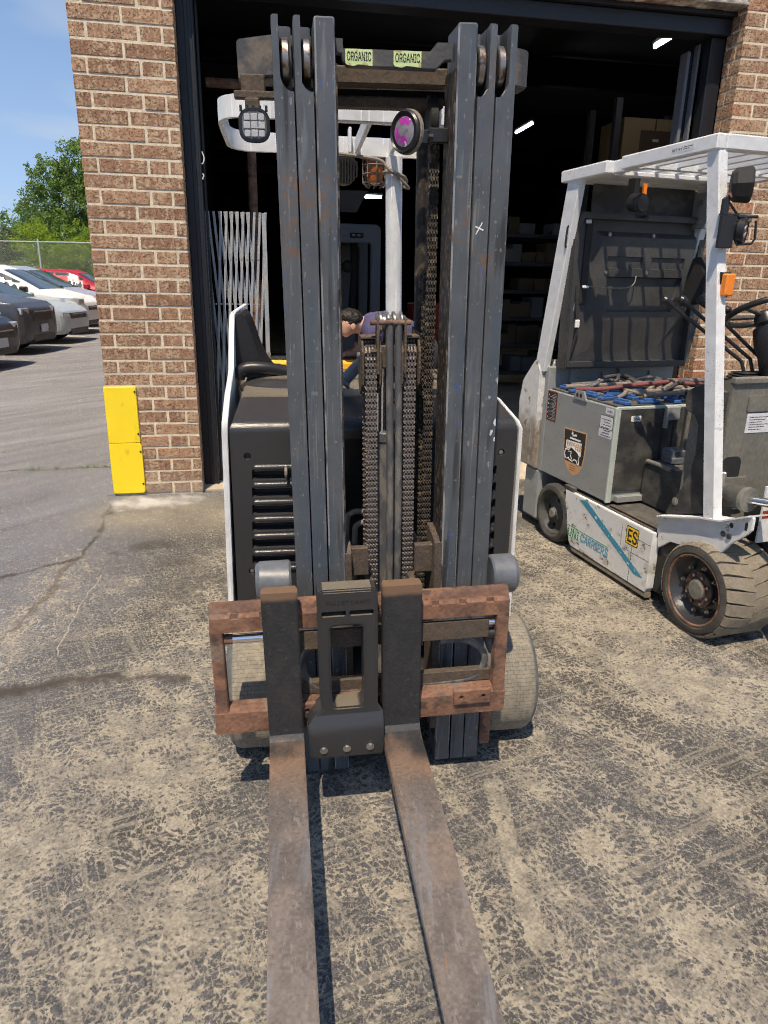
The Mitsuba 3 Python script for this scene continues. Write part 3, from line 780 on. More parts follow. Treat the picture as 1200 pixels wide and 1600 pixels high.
for s in (-1, 1):
    if s < 0:
        side = [(.108, .28), (.108, 1.085), (.125, 1.115), (.29, 1.178), (.46, 1.215), (.52, 1.235), (.60, 1.36), (.66, 1.408), (.75, 1.415), (1.75, 1.41), (1.75, .18), (.30, .18), (.30, .28)]
    else:
        side = [(.116, .28), (.116, 1.088), (.130, 1.113), (.285, 1.160), (1.05, 1.165), (1.75, 1.0), (1.75, .18), (.30, .18), (.30, .28)]
    pn = prism(side, 'x', s * (.466 if s < 0 else .468), s * (.484 if s < 0 else .480), .003)
    pn.vertices[:, 0] += s * .014 * (1.1 - pn.vertices[:, 2])
    if s > 0:
        pn.vertices[:, 0] -= .004 + .44 * np.clip(pn.vertices[:, 2] - 1.09, 0, .08)
    a('side_panel', pn, 'm_white', FA, label='white side panel seen edge on')
a('counterweight', box(-.46, .46, 1.3, 1.78, .12, 1.0, .03), 'm_white', FA)
a('chassis', cat(box(-.285, .30, -.02, 1.3, .09, .30, .01), box(-.45, .45, .30, 1.3, .12, .31, .01)), 'm_matt_black', FA, False)
a('armrest', tube([(-.455, .60, 1.185), (-.448, .60, 1.207), (-.42, .60, 1.222), (-.36, .60, 1.222), (-.28, .61, 1.208), (-.15, .62, 1.19), (-.05, .63, 1.18)], .024, 14, 6), 'm_black', FA)
a('console', ell((-.26, .60, 1.150), (.19, .14, .048), 3), 'm_cowl', FA)
a('backrest', union(prism([(-.470, 1.18), (-.466, 1.38), (-.455, 1.405), (-.440, 1.410), (-.425, 1.398), (-.405, 1.35), (-.385, 1.28), (-.355, 1.215), (-.33, 1.18)], 'y', .66, 1.15, .012)), 'm_black', FA)
k = a('control_handle', tube([(-.085, .34, 1.215), (-.062, .34, 1.240), (-.035, .34, 1.270), (-.02, .34, 1.28), (.0, .36, 1.27)], [.020, .020, .019, .018, .012], 14, 5), 'm_grey_paint', FA)
put(f'{k}__flange', lathe([(.001, 0), (.030, 0), (.030, .008), (.021, .016)], (-.096, .34, 1.203), (.023, 0, .025), 20), 'm_grey_paint', FA)
a('dial_pod', cat(*[box(.12, .185, .36 + .03 * i, .38 + .03 * i, 1.16, 1.235 - .012 * i, .006) for i in range(4)]), 'm_grey_paint', FA)
a('console', prism([(.24, 1.16), (.30, 1.24), (.42, 1.19), (.42, 1.16)], 'x', .02, .18, .01), 'm_cowl', FA)
# pipes behind the mast
k = a('hydraulic_pipe', cat(tube([(-.105, .05, .60), (-.105, .05, .80), (-.09, .05, .835), (-.06, .05, .84), (.0, .05, .835)], .009, 10, 5), tube([(-.08, .04, .60), (-.08, .04, .77), (-.07, .04, .80), (-.04, .04, .81)], .009, 10, 5),
          tube([(.07, .05, .845), (.13, .05, .84)], .006, 8), tube([(.07, .05, .82), (.13, .05, .815)], .006, 8), tube([(.07, .05, .785), (.10, .045, .775), (.115, .04, .74), (.115, .04, .6)], .010, 10, 4)), 'm_cable', FA)
put(f'{k}__fitting', box(-.110, -.066, .02, .06, .70, .735, .004), 'm_iron', FA)
a('hook', tube([(-.292, .11, .97), (-.292, .09, .972), (-.292, .085, .955), (-.292, .10, .945)], .005, 6, 3), 'm_cable', FA)


# tyres
def tyre_color(cx):
    def f(p, n, uv):
        c8, s8 = math.cos(math.radians(8.4)), math.sin(math.radians(8.4))
        dx, dy = p.x + .0067, p.y - 2.0971
        X, Y, Z = c8 * dx + s8 * dy, -s8 * dx + c8 * dy - .1, p.z - .207
        ang = dr.atan2(Z, -Y) * .207
        tread = smoothstep(.197, .203, dr.sqrt(dr.square(Y) + dr.square(Z)))
        u = ang / .0135; v = X / .0215
        fu = dr.abs(u - dr.floor(u) - .5); row = dr.floor(u); v = v + .5 * (row - 2 * dr.floor(row / 2)); fv = dr.abs(v - dr.floor(v) - .5)
        g = fbm(X * 40, ang * 40, 1.0, 3)
        ln = dr.maximum(smoothstep(.43, .48, fu), smoothstep(.46, .49, fv) * smoothstep(.45, .6, g)) * smoothstep(.38, .5, fbm(X * 14, ang * 9, 4.0, 2) + .12)
        c = mix(C(.26, .232, .180), C(.18, .165, .135), g)
        c = mix(c, C(.055, .05, .042), ln * .8)
        c = c * (.75 + .5 * fbm(X * 120, ang * 120, 3.0, 2))
        return mix(C(.10, .10, .095) * (.6 + .8 * g), c, tread)
    return f


mat('m_tyre', tyre_color(0), .9, 0)
for x0, x1 in ((-.500, -.300), (.345, .540)):
    k = key_for(f'{TA}__drive_wheel')
    R = .207; cx = (x0 + x1) / 2; hw = (x1 - x0) / 2
    pr = [(.10, 0), (.16, 0), (.18, .004), (R - .014, .012), (R - .006, .022), (R - .001, .035), (R, .06), (R, 2 * hw - .06), (R - .001, 2 * hw - .035), (R - .006, 2 * hw - .022), (R - .014, 2 * hw - .012), (.18, 2 * hw - .004), (.16, 2 * hw), (.10, 2 * hw)]
    put(f'{k}__tyre', lathe(pr, (x0, .10, R), (1, 0, 0), 72, True), 'm_tyre', FA)
    put(f'{k}__rim', lathe([(.001, .03), (.05, .03), (.06, .05), (.12, .055), (.135, .004), (.14, 2 * hw - .004), (.12, 2 * hw - .055), (.001, 2 * hw - .05)], (x0, .10, R), (1, 0, 0), 40), 'm_grey_paint', FA)
for x in (-.30, .30):
    put(f'{TA}__caster', cat(cyl((x - .06, 1.5, .13), (x + .06, 1.5, .13), .13, 28, b=.012)), 'm_tyre', FA)
# overhead guard
zt0, zt1 = 1.985, 2.045
def band(path, t):
    """upright flat bar following a plan path"""
    P = np.asarray(path, float); d = np.gradient(P, axis=0); d /= np.linalg.norm(d, axis=1, keepdims=True); nrm = np.stack([-d[:, 1], d[:, 0]], 1)
    L = P + nrm * t / 2; Rr = P - nrm * t / 2
    dz = lambda y: -.075 * (y - .3)
    return loft([np.array([(l[0], l[1], zt0 + dz(l[1])), (r[0], r[1], zt0 + dz(r[1])), (r[0], r[1], zt1 + dz(r[1])), (l[0], l[1], zt1 + dz(l[1]))]) for l, r in zip(L, Rr)])
loop = [(-.12, .30), (-.36, .30)] + [(-.385 - .075 * math.sin(t), .375 - .075 * math.cos(t)) for t in np.linspace(.2, 1.5, 7)] + [(-.46, .45), (-.455, .58)] + [(-.375 - .08 * math.cos(t), .62 + .08 * math.sin(t)) for t in np.linspace(.1, 1.5, 7)] + [(-.34, .70), (.0, .70), (.21, .70)]
k = a('overhead_guard', band(loop, .014), 'm_white', FA, smooth=50)
put(f'{k}__front_bar', box(-.125, .215, .285, .318, 1.985, 2.04, .004), 'm_white', FA)
for x in (-.02, .10, .205):
    put(f'{k}__slat', prism([(.318, 1.985), (.318, 2.035), (.695, 2.01), (.695, 1.96)], 'x', x, x + .014, .002), 'm_white', FA)
put(f'{k}__bolt', cat(*[cyl((.19, .286, z), (.19, .277, z), .010, 6) for z in (1.999, 2.024)]), 'm_steel', FA)
put(f'{k}__gusset', box(-.045, -.035, .66, .695, 1.96, 2.04, .002), 'm_white', FA)
k = a('guard_post', cyl((.138, .70, 1.15), (.120, .69, 1.955), .030, 28), 'm_white', FA, label='round white post of the overhead guard')
put(f'{k}__collar', cyl((.139, .70, 1.14), (.1375, .70, 1.19), .036, 20, b=.004), 'm_iron', FA)
a('guard_post', cyl((-.20, .72, 1.15), (-.20, .71, 1.955), .022, 20), 'm_white', FA)
a('cable', cat(tube([(-.08, .66, 1.955), (.02, .655, 1.945), (.07, .65, 1.935), (.10, .645, 1.905), (.15, .655, 1.89), (.168, .69, 1.875), (.15, .725, 1.88), (.10, .72, 1.90), (.085, .69, 1.905), (.11, .65, 1.90), (.155, .66, 1.882)], .0055, 8, 6),
     tube([(.10, .645, 1.91), (.165, .66, 1.86), (.172, .69, 1.855), (.15, .73, 1.87)], .005, 8, 5)), 'm_cable', FA)
k = a('rear_lamp', cat(cyl((-.045, .80, 1.925), (-.045, .88, 1.925), .050, 28, b=.01), *[box(-.045 + dx - .0025, -.045 + dx + .0025, .785, .81, 1.925 - math.sqrt(max(.05 ** 2 - dx * dx, 0)) + .002, 1.925 + math.sqrt(max(.05 ** 2 - dx * dx, 0)) - .002) for dx in np.linspace(-.042, .042, 9)]), 'm_black', FA, smooth=30)
put(f'{k}__bracket', cat(box(-.07, -.02, .80, .86, 1.972, 1.985), box(-.05, -.04, .80, .84, 1.955, 2.0)), 'm_matt_black', FA, False)
k = a('beacon', lathe([(.001, 0), (.034, 0), (.030, .06), (.022, .085), (.001, .092)], (.067, .80, 1.965), (0, 0, -1), 24), 'm_amber_dim', FA, label='amber beacon hanging in a wire cage')
cage = [tube([(.067 + .046 * math.cos(t), .80 + .046 * math.sin(t), z) for t in np.linspace(0, 2 * np.pi, 25)[:-1]], .0025, 6, 0, True) for z in (1.965, 1.94, 1.91, 1.88)]
cage += [tube([(.067 + .046 * math.cos(t), .80 + .046 * math.sin(t), 1.972), (.067 + .046 * math.cos(t), .80 + .046 * math.sin(t), 1.885), (.067 + .03 * math.cos(t), .80 + .03 * math.sin(t), 1.865)], .0025, 6) for t in np.linspace(0, 2 * np.pi, 9)[:-1]]
put(f'{k}__cage', cat(cage), 'm_cable', FA)
put(f'{k}__base', box(.015, .12, .75, .85, 1.967, 1.98, .003), 'm_matt_black', FA)
# work lamp at the left of the mast
hx, hz, hy = -.335, 1.842, .06
face = sg.Polygon(rrect(hx - .037, hx + .037, hz - .037, hz + .037, .026))
k = a('work_lamp', union(prism(face, 'y', hy, hy + .012, .004), prism(sg.Polygon(rrect(hx - .033, hx + .033, hz - .033, hz + .033, .024)), 'y', hy + .006, hy + .05, .006)), 'm_black', label='square work lamp hanging from the mast top')
put(f'{k}__lens', prism(sg.Polygon(rrect(hx - .0285, hx + .0285, hz - .0285, hz + .0285, .018)), 'y', hy - .001, hy + .004), 'm_grey_paint', FM)
cells = []
for r_ in range(3):
    for c_ in range(3):
        cx, cz = hx + (c_ - 1) * .0175, hz + (1 - r_) * .0175
        if (r_ != 1) and c_ != 1: cells.append(prism(sg.Polygon(rrect(cx - .0075 if c_ == 2 else cx - .006, cx + .006 if c_ == 2 else cx + .0075, cz - .0072, cz + .0072, .003)), 'y', hy - .004, hy + .002, .001))
        else: cells.append(box(cx - .0078, cx + .0078, hy - .004, hy + .002, cz - .0075, cz + .0075, .001))
for cc in cells:
    put(f'{k}__led_cell', cc, 'm_lamp_face', FM)
put(f'{k}__bracket', cat(box(hx - .045, hx + .07, hy + .03, hy + .06, hz + .062, hz + .078, .002), box(hx - .02, hx + .015, hy + .02, hy + .045, hz + .03, hz + .062, .003), box(hx - .028, hx + .03, hy + .055, hy + .10, hz + .07, 1.96, .003)), 'm_iron', FM)
put(f'{k}__fins', cat(*[box(hx + dx - .003, hx + dx + .003, hy - .002, hy + .012, hz + .030, hz + .042) for dx in (-.03, -.015, 0, .015, .03)]), 'm_black', FM, False)
# round lamp at the right inner rail, turned aside
lo = np.array([.022, .02, 1.830]); ld = np.array([-.80, -.58, .0]); ld /= np.linalg.norm(ld)
k = a('spot_lamp', lathe([(.001, 0), (.030, 0.012), (.041, .020), (.047, .032), (.048, .045), (.044, .050), (.041, .046)], lo - ld * .045, ld, 40), 'm_black', label='round lamp with a patchy purple tint on its glass')


def film(p, n, uv):  # lamp glass: grey mottle, purple patches towards the top, pale flecks over them
    a_ = fbm(p.x * 55, p.y * 55, p.z * 42, 3)
    c = mix(C(.13, .12, .14), C(.22, .21, .24), smoothstep(.35, .6, fbm(p.x * 80, p.y * 80, p.z * 50 + 4, 3)))
    c = mix(c, C(.42, .04, .36), smoothstep(.53, .56, a_) * smoothstep(1.845, 1.86, p.z))
    return mix(c, C(.75, .72, .78), smoothstep(.66, .68, a_) * .8)


mat('m_tint', film, .15, 0, clearcoat=.6)
put(f'{k}__glass', lathe([(.001, .004), (.03, .002), (.0415, -.002), (.0415, -.004), (.001, -.004)], lo, ld, 40), 'm_tint', FM)
put(f'{k}__cooling_rim', lathe([(.046, 0), (.050, .002), (.050, .010), (.046, .012)], lo - ld * .018, ld, 24), 'm_cable', FM, False)
put(f'{k}__bracket', cat(tube([lo - ld * .02 + np.array([.02, .02, -.005]), (.075, .06, 1.825), (.10, .06, 1.825)], .009, 8), box(.088, .14, .055, .070, 1.812, 1.846, .003), box(.066, .088, .05, .066, 1.808, 1.84, .003)), 'm_black', FM)
# chalk cross on the right middle rail
put(f'{TA}__chalk_mark', cat(hull([(.203, -.0006, 1.600), (.206, -.0006, 1.600), (.222, -.0006, 1.628), (.219, -.0006, 1.628), (.204, -.0001, 1.60), (.22, -.0001, 1.628)]), hull([(.202, -.0006, 1.617), (.203, -.0006, 1.620), (.224, -.0006, 1.611), (.223, -.0006, 1.608), (.203, -.0001, 1.618), (.223, -.0001, 1.609)])), 'm_white_print', FM, False)
# ------------------------------------------------------------------ the truck on the right, nose to the right, hood open
def white_b(p, n, uv):
    z = p.z
    a_ = fbm(p.x * 22, p.y * 22, z * 22, 4); s = fbm(p.x * 60, p.y * 60, z * 60, 3)
    c = C(.66, .68, .69) * (.82 + .3 * a_)
    low = smoothstep(.55, .05, z)
    c = mix(c, C(.30, .27, .22), low * smoothstep(.42, .75, a_) * .7)
    c = mix(c, C(.11, .09, .075), .85 * smoothstep(.68, .74, a_ + .11 * low) * smoothstep(.50, .62, s) * smoothstep(1.3, .5, z))
    return mix(c, C(.2, .19, .17), .7 * smoothstep(.78, .82, noise(p.x * 170, p.y * 170, z * 150)) * smoothstep(.5, .8, noise(p.x * 8, p.y * 8, z * 5)))


def counter_b(p, n, uv):
    a_ = fbm(p.x * 16, p.y * 16, p.z * 12, 4); s = fbm(p.x * 70, p.y * 70, p.z * 40, 3)
    c = C(.58, .59, .58) * (.8 + .3 * s)
    w = smoothstep(.78, .62, p.z + .22 * (a_ - .5)) * smoothstep(.40, .55, fbm(p.x * 30, p.y * 30, 3.0, 2) + .18)
    return mix(c, C(.19, .155, .12) * (.7 + .6 * s), dr.clip(w * .9 + smoothstep(.60, .66, a_) * .8, 0, 1))


mat('m_white_b', white_b, .42, 0)
mat('m_counter', counter_b, .6, 0)
plastic('m_battery_grey', lambda p, n, uv: mix(C(.235, .25, .25) * (.86 + .28 * fbm(p.x * 5, p.y * 5, p.z * 9, 3)), C(.13, .12, .11), .5 * smoothstep(.66, .8, fbm(p.x * 70, p.y * 70, p.z * 70, 3))), .45)
plastic('m_dark_steel', lambda p, n, uv: mix(C(.030, .031, .032), C(.13, .125, .11), dr.clip(smoothstep(.35, .8, fbm(p.x * 12, p.y * 12, p.z * 12, 4)) * .55 + smoothstep(.5, 1, n.z) * .35, 0, 1)) * (.75 + .5 * fbm(p.x * 130, p.y * 130, p.z * 130, 2)), .62)
mat('m_panel_dusty', lambda p, n, uv: mix(C(.115, .115, .105), C(.175, .168, .14), fbm(p.x * 14, p.y * 14, p.z * 7, 4)) * (.75 + .5 * fbm(p.x * 110, p.y * 110, p.z * 50, 2)), .75)
mat('m_hood', lambda p, n, uv: mix(C(.036, .036, .036), C(.056, .055, .052), smoothstep(.3, .7, fbm(p.x * 5, p.y * 5, p.z * 5, 4))) * (.85 + .3 * fbm(p.x * 150, p.y * 150, p.z * 150, 2)), .5)
plastic('m_blue', lambda p, n, uv: C(.035, .10, .28) * (.6 + .7 * fbm(p.x * 60, p.y * 60, p.z * 60, 3)), .5)
plastic('m_red_cable', (.18, .055, .05), .6)
plastic('m_cable_dark', (.05, .046, .042), .6)
plastic('m_pale_green', (.40, .45, .42), .5)
plastic('m_blue_stripe', lambda p, n, uv: mix(C(.045, .245, .37), C(.5, .55, .57), smoothstep(.70, .76, fbm(p.x * 60, p.y * 60, p.z * 60, 3))), .4)
plastic('m_sign_yellow', (.80, .52, .02), .45)
plastic('m_print_green', (.05, .26, .11), .5)
plastic('m_print_blue', (.10, .30, .46), .5)
plastic('m_sticker', lambda p, n, uv: C(.62, .63, .66) * (.8 + .3 * fbm(p.x * 90, p.y * 90, p.z * 90, 2)), .5)
plastic('m_tan_print', (.50, .29, .15), .6)
plastic('m_brown_print', (.20, .085, .05), .6)
plastic('m_red_band', (.30, .045, .02), .5)
mat('m_tyre_dark', lambda p, n, uv: mix(C(.042, .041, .040), C(.11, .10, .082), smoothstep(.3, .8, fbm(p.x * 14, p.y * 14, p.z * 14, 4)) * .6) * (.7 + .6 * fbm(p.x * 140, p.y * 140, p.z * 140, 2)), .85)
mat('m_tyre_dust', lambda p, n, uv: mix(C(.235, .205, .155), C(.145, .127, .10), fbm(p.x * 35, p.y * 35, p.z * 35, 4)) * (.75 + .5 * fbm(p.x * 160, p.y * 160, p.z * 160, 2)), .92)
mat('m_hub', lambda p, n, uv: mix(C(.055, .045, .042), C(.135, .075, .055), smoothstep(.35, .65, fbm(p.x * 60, p.y * 60, p.z * 60, 3))), .7, .1)
TB = thing('forklift', 'white forklift parked by the right pier with its black hood tipped open over the battery', 'forklift')
exB, ezB = (0, -1, 0), (-1, 0, 0)


def b(name, mesh, m, smooth=30, **kw):
    return put(f'{TB}__{name}', mesh, m, FB, smooth, **kw)


def tag_plate(key, y0, y1, z0, z1, x, m, t=.0012, r=.004):
    return put(key, prism(sg.Polygon(rrect(min(y0, y1), max(y0, y1), z0, z1, r, 3)), 'x', x - t, x), m, FB, False)


def letters(key, s, h, o, m, ex=exB, ez=ezB, width=None, bold=False, lean=0.0):
    tm = text(s, h, .0006, bold)
    if width: tm.vertices[:, 0] *= width / tm.extents[0]
    if lean: tm.vertices[:, 0] += lean * tm.vertices[:, 1]
    return put(key, on_plane(tm, o, ex, (0, 0, 1), ez), m, FB, False)


# chassis
side = [(1.300, .372), (1.296, .30), (1.262, .19), (1.222, .075), (1.195, .050), (.505, .050), (.492, .075), (.494, .372)]
k = b('chassis_panel', prism(side, 'x', .030, .075, .004), 'm_white_b')
b('chassis_panel', prism([(1.21, .046), (.50, .046), (.50, .020), (1.18, .020)], 'x', .034, .075, .004), 'm_tyre_dust')
put(f'{k}__stripe', prism([(1.145, .352), (1.075, .366), (.528, .118), (.60, .112), (.70, .160)], 'x', .0285, .0302), 'm_blue_stripe', FB, False)
q = tag_plate(f'{k}__sign', .598, .698, .252, .350, .030, 'm_ink', .0012, .006)
tag_plate(f'{k}__sign', .603, .693, .257, .345, .0292, 'm_sign_yellow', .0012, .004)
letters(f'{k}__lettering', 'ES', .066, (.0278, .688, .268), 'm_ink', width=.078, bold=True)
letters(f'{k}__lettering', 'UNI', .052, (.0292, 1.236, .108), 'm_print_green', width=.118, bold=True)
letters(f'{k}__lettering', 'CARRIERS', .050, (.0292, 1.105, .112), 'm_print_blue', width=.27, bold=True, lean=.1)
put(f'{k}__line', box(.0288, .0302, .835, 1.245, .168, .172), 'm_print_green', FB, False)
for zz in (.215, .30):
    put(f'{k}__crack', box(.0292, .0302, .50, .66 + .6 * (.30 - zz), zz, zz + .0025), 'm_ink', FB, False)
put(f'{k}__crack', box(.0292, .0302, .640, .6425, .05, .25), 'm_ink', FB, False)
put(f'{k}__crack', box(.0292, .0302, .735, .737, .20, .34), 'm_ink', FB, False)
b('chassis', cat(box(.076, .98, .35, 1.25, .06, .335)), 'm_matt_black', False)
b('chassis_rail', prism([(1.32, .375), (.49, .375), (.49, .350), (1.32, .350)], 'x', .05, .30, .003), 'm_dark_steel')
# rear wheel
def wheel(cy, R, x0, w, rim_r, hub_r, key):
    tw = [(rim_r, .006), (rim_r + .008, .0), (R - .03, .0), (R - .012, .006), (R, .022), (R, w - .02), (R - .012, w - .004), (rim_r, w)]
    put(f'{key}__tyre', lathe(tw, (x0, cy, R - .004), (1, 0, 0), 64, True), 'm_tyre_dark', FB)
k = key_for(f'{TB}__rear_wheel')
wheel(1.43, .185, .02, .13, .138, .03, k)
rw = lathe([(.001, .018), (.025, .014), (.034, .018), (.036, .030), (.050, .034), (.060, .042), (.112, .050), (.118, .044), (.126, .018), (.138, .006), (.139, .1), (.001, .1)], (.02, 1.43, .181), (1, 0, 0), 48)
holes = [man(cyl((.0, 1.43 + .086 * math.cos(t), .181 + .086 * math.sin(t)), (.2, 1.43 + .086 * math.cos(t), .181 + .086 * math.sin(t)), .017, 14)) for t in (.2, 1.77, 3.34, 4.91)]
put(f'{k}__rim', boolean(rw, m3.Manifold.batch_boolean(holes, m3.OpType.Add)), 'm_dark_steel', FB)
put(f'{k}__hub_cap', lathe([(.001, 0), (.024, 0), (.030, .005), (.031, .02)], (.026, 1.43, .181), (1, 0, 0), 24), 'm_panel_dusty', FB)
b('rear_axle', cyl((.1, 1.43, .19), (.95, 1.43, .19), .05, 16), 'm_matt_black')
# front wheel with chevron lugs
k = key_for(f'{TB}__front_wheel')
FWY, FR, FWW = .157, .222, .30
cz = FR - .006
tw = [(.168, .012), (.171, .003), (.176, .0), (.196, .001), (.204, .006), (.208, .016), (.209, .05), (.209, FWW - .05), (.208, FWW - .012), (.18, FWW), (.168, FWW)]
put(f'{k}__tyre', lathe(tw, (.0, FWY, cz), (1, 0, 0), 84, True), 'm_tyre_dark', FB)
NL = 22
for i in range(NL):
    for sd in (0, 1):
        th = 2 * np.pi * (i + .5 * sd) / NL
        rings = []
        for u, half, sw in ((0.004, .084, 0.0), (.02, .086, .01), (.080, .088, .07), (.108, .0975, .10), (.151, .0988, .14)):
            xx = u if sd == 0 else FWW - u
            row = []
            for r_, hh in ((.2075, half), (FR, half * .94)):
                for sg_ in (-1, 1):
                    a_ = th + sw + sg_ * hh * (1.45)
                    r2 = r_ - (.012 if u < .01 and r_ > .21 else 0)
                    row.append((xx, FWY + r2 * math.cos(a_), cz + r2 * math.sin(a_)))
            rings.append(np.array([row[0], row[1], row[3], row[2]]))
        put(f'{k}__lug', loft(rings), 'm_tyre_dust', FB, False)
put(f'{k}__rim_ring', lathe([(.156, .014), (.159, .004), (.164, .002), (.169, .004), (.169, .02), (.156, .02)], (.0, FWY, cz), (1, 0, 0), 64, True), 'm_rust', FB)
put(f'{k}__rim', lathe([(.001, .060), (.09, .060), (.112, .063), (.126, .056), (.138, .038), (.150, .018), (.157, .010), (.167, .012), (.167, .28), (.001, .28)], (.0, FWY, cz), (1, 0, 0), 64), 'm_cowl', FB)
put(f'{k}__hub', lathe([(.001, .024), (.044, .025), (.050, .028), (.052, .036), (.083, .037), (.084, .044), (.074, .048), (.072, .07)], (.0, FWY, cz), (1, 0, 0), 36), 'm_hub', FB)
put(f'{k}__hub_cap', lathe([(.001, .016), (.040, .018), (.047, .024), (.048, .036)], (.0, FWY, cz), (1, 0, 0), 32), 'm_panel_dusty', FB)
for i in range(8):
    t = .3 + i * np.pi / 4; put(f'{k}__nut', cyl((.038, FWY + .068 * math.cos(t), cz + .068 * math.sin(t)), (.026, FWY + .068 * math.cos(t), cz + .068 * math.sin(t)), .0085, 6, b=.001), 'm_roller', FB)
for i in range(8):
    t = .1 + i * np.pi / 4; put(f'{k}__lug_nut', cat(cyl((.065, FWY + .107 * math.cos(t), cz + .107 * math.sin(t)), (.042, FWY + .107 * math.cos(t), cz + .107 * math.sin(t)), .0115, 6, b=.0015), cyl((.042, FWY + .107 * math.cos(t), cz + .107 * math.sin(t)), (.032, FWY + .107 * math.cos(t), cz + .107 * math.sin(t)), .006, 8)), 'm_roller', FB)
k = key_for(f'{TB}__front_wheel')
put(f'{k}__tyre', lathe(tw, (.75, FWY, cz), (1, 0, 0), 64), 'm_tyre_dark', FB)
# battery compartment floor, counterweight
cw = prism([(1.70, .40), (1.70, .62), (1.705, 1.02), (1.745, 1.085), (1.80, 1.075), (1.93, .94), (1.96, .80), (1.93, .40)], 'x', .03, .98, .012)
b('counterweight', cw, 'm_counter', label='worn white counterweight, paint scraped brown')
b('counterweight_foot', box(.06, .95, 1.66, 1.86, .05, .40, .02), 'm_battery_grey')
b('back_plate', box(.06, .98, 1.655, 1.70, .39, 1.05, .005), 'm_battery_grey')
for x0 in (.20, .55):
    q = prism(sg.Polygon(rrect(x0, x0 + .28, .95, 1.04, .01)), 'y', 1.635, 1.655, .003)
    q = boolean(q, prism(sg.Polygon(rrect(x0 + .04, x0 + .23, .975, 1.015, .008)), 'y', 1.5, 1.65))
    b('vent_plate', q, 'm_battery_grey')
# floor and pedals
b('floor_plate', box(.075, .95, .53, .93, .335, .385, .004), 'm_dark_steel')
b('floor_edge', box(.070, .0748, .54, .92, .383, .389, .001), 'm_rust', False)
b('footwell_step', box(.10, .27, .90, .935, .40, .435, .003), 'm_battery_grey')
b('footwell_box', box(.26, .95, .60, .93, .387, .625, .014), 'm_dark_steel')
b('hose_cover', tube([(.262, .70, .625), (.26, .80, .63), (.262, .90, .628)], .012, 10), 'm_panel_dusty')
b('plug', union(box(.345, .425, .80, .90, .627, .70, .006), box(.335, .415, .79, .87, .627, .665, .006)), 'm_grey_paint')
# dashboard
dash = [(.255, .545), (.52, .455), (.49, .52), (.43, .62), (.395, .70), (.375, .80), (.385, .93), (.42, .975), (.475, .985), (.495, 1.03), (.485, 1.075), (.44, 1.10), (.36, 1.125), (.262, 1.10)]
k = b('side_cover', prism(dash, 'x', .095, .13, .006), 'm_dark_steel')
put(f'{k}__cap', lathe([(.001, .0), (.010, 0), (.011, .003), (.019, .004), (.020, .010)], (.088, .455, .545), (1, 0, 0), 24), 'm_panel_dusty', FB)
b('dashboard', prism([(.25, .50), (.25, 1.145), (.262, 1.157), (.48, 1.10), (.48, .50)], 'x', .131, .98, .004), 'm_panel_dusty')
b('dashboard_lip', box(.128, .985, .236, .27, 1.135, 1.165, .006), 'm_panel_dusty')
b('notice', prism([(.235, .916), (.375, .916), (.375, 1.004), (.235, 1.004)], 'y', .2475, .2495), 'm_sticker', smooth=False)
for i in range(6):
    put(f'{TB}__notice__print', box(.250, .360 - .02 * (i % 3), .2468, .2474, .985 - .011 * i, .988 - .011 * i), 'm_ink', FB, False)
put(f'{TB}__service_door', prism(sg.Polygon(rrect(.225, .55, 1.012, 1.085, .008)), 'y', .244, .2495, .001), 'm_panel_dusty', FB)
b('access_hole', prism(sg.Polygon(rrect(.14, .245, .70, .81, .03)), 'y', .2475, .2495), 'm_ink', smooth=False)
b('access_plate', prism(sg.Polygon(rrect(.15, .290, .56, .715, .01)), 'y', .236, .2475, .002), 'm_panel_dusty')
# tilt cylinder
k = b('tilt_cylinder', cat(cyl((.15, .34, .640), (.165, .10, .655), .052, 28, b=.005)), 'm_dark_steel')
put(f'{k}__gland', cyl((.1645, .11, .6545), (.166, .085, .656), .055, 28, b=.002), 'm_panel_dusty', FB)
put(f'{k}__rod', cyl((.166, .10, .656), (.20, -.16, .690), .020, 18), 'm_chrome', FB)
put(f'{k}__port', cat(cyl((.150, .24, .69), (.148, .24, .745), .016, 6, b=.002), cyl((.150, .24, .685), (.149, .24, .705), .020, 6)), 'm_steel', FB)
# front fender frame
fend = [(.505, .385), (.500, .455), (.488, .470), (.20, .548), (.095, .568), (-.045, .635), (-.056, .625), (-.056, .575), (-.035, .548), (.04, .48), (.10, .40), (.40, .36), (.48, .30)]
k = b('fender', prism(fend, 'x', .055, .070, .002), 'm_white_b')
put(f'{k}__top_plate', cat(prism([(.495, .458), (.493, .466), (.203, .5515), (.097, .572), (-.05, .640), (-.05, .632), (.095, .564), (.20, .5435)], 'x', .030, .14, .001)), 'm_white_b', FB)
put(f'{k}__hole', cyl((.0535, .05, .562), (.0555, .05, .562), .011, 16), 'm_ink', FB)
put(f'{k}__hole', prism(sg.Polygon(rrect(-.036, -.022, .565, .600, .0065)), 'x', .0535, .0555), 'm_ink', FB)
for yy in (.05, .085):
    put(f'{k}__bolt', cyl((.048, yy, .512), (.056, yy, .512), .013, 6), 'm_dark_steel', FB)
b('fender_inner', box(.075, .30, .30, .49, .25, .45, .02), 'm_dark_steel')
b('axle', cyl((.30, FWY, cz), (.75, FWY, cz), .08, 20), 'm_matt_black')
b('front_frame', box(.32, .72, .10, .48, .25, .60, .01), 'm_matt_black')


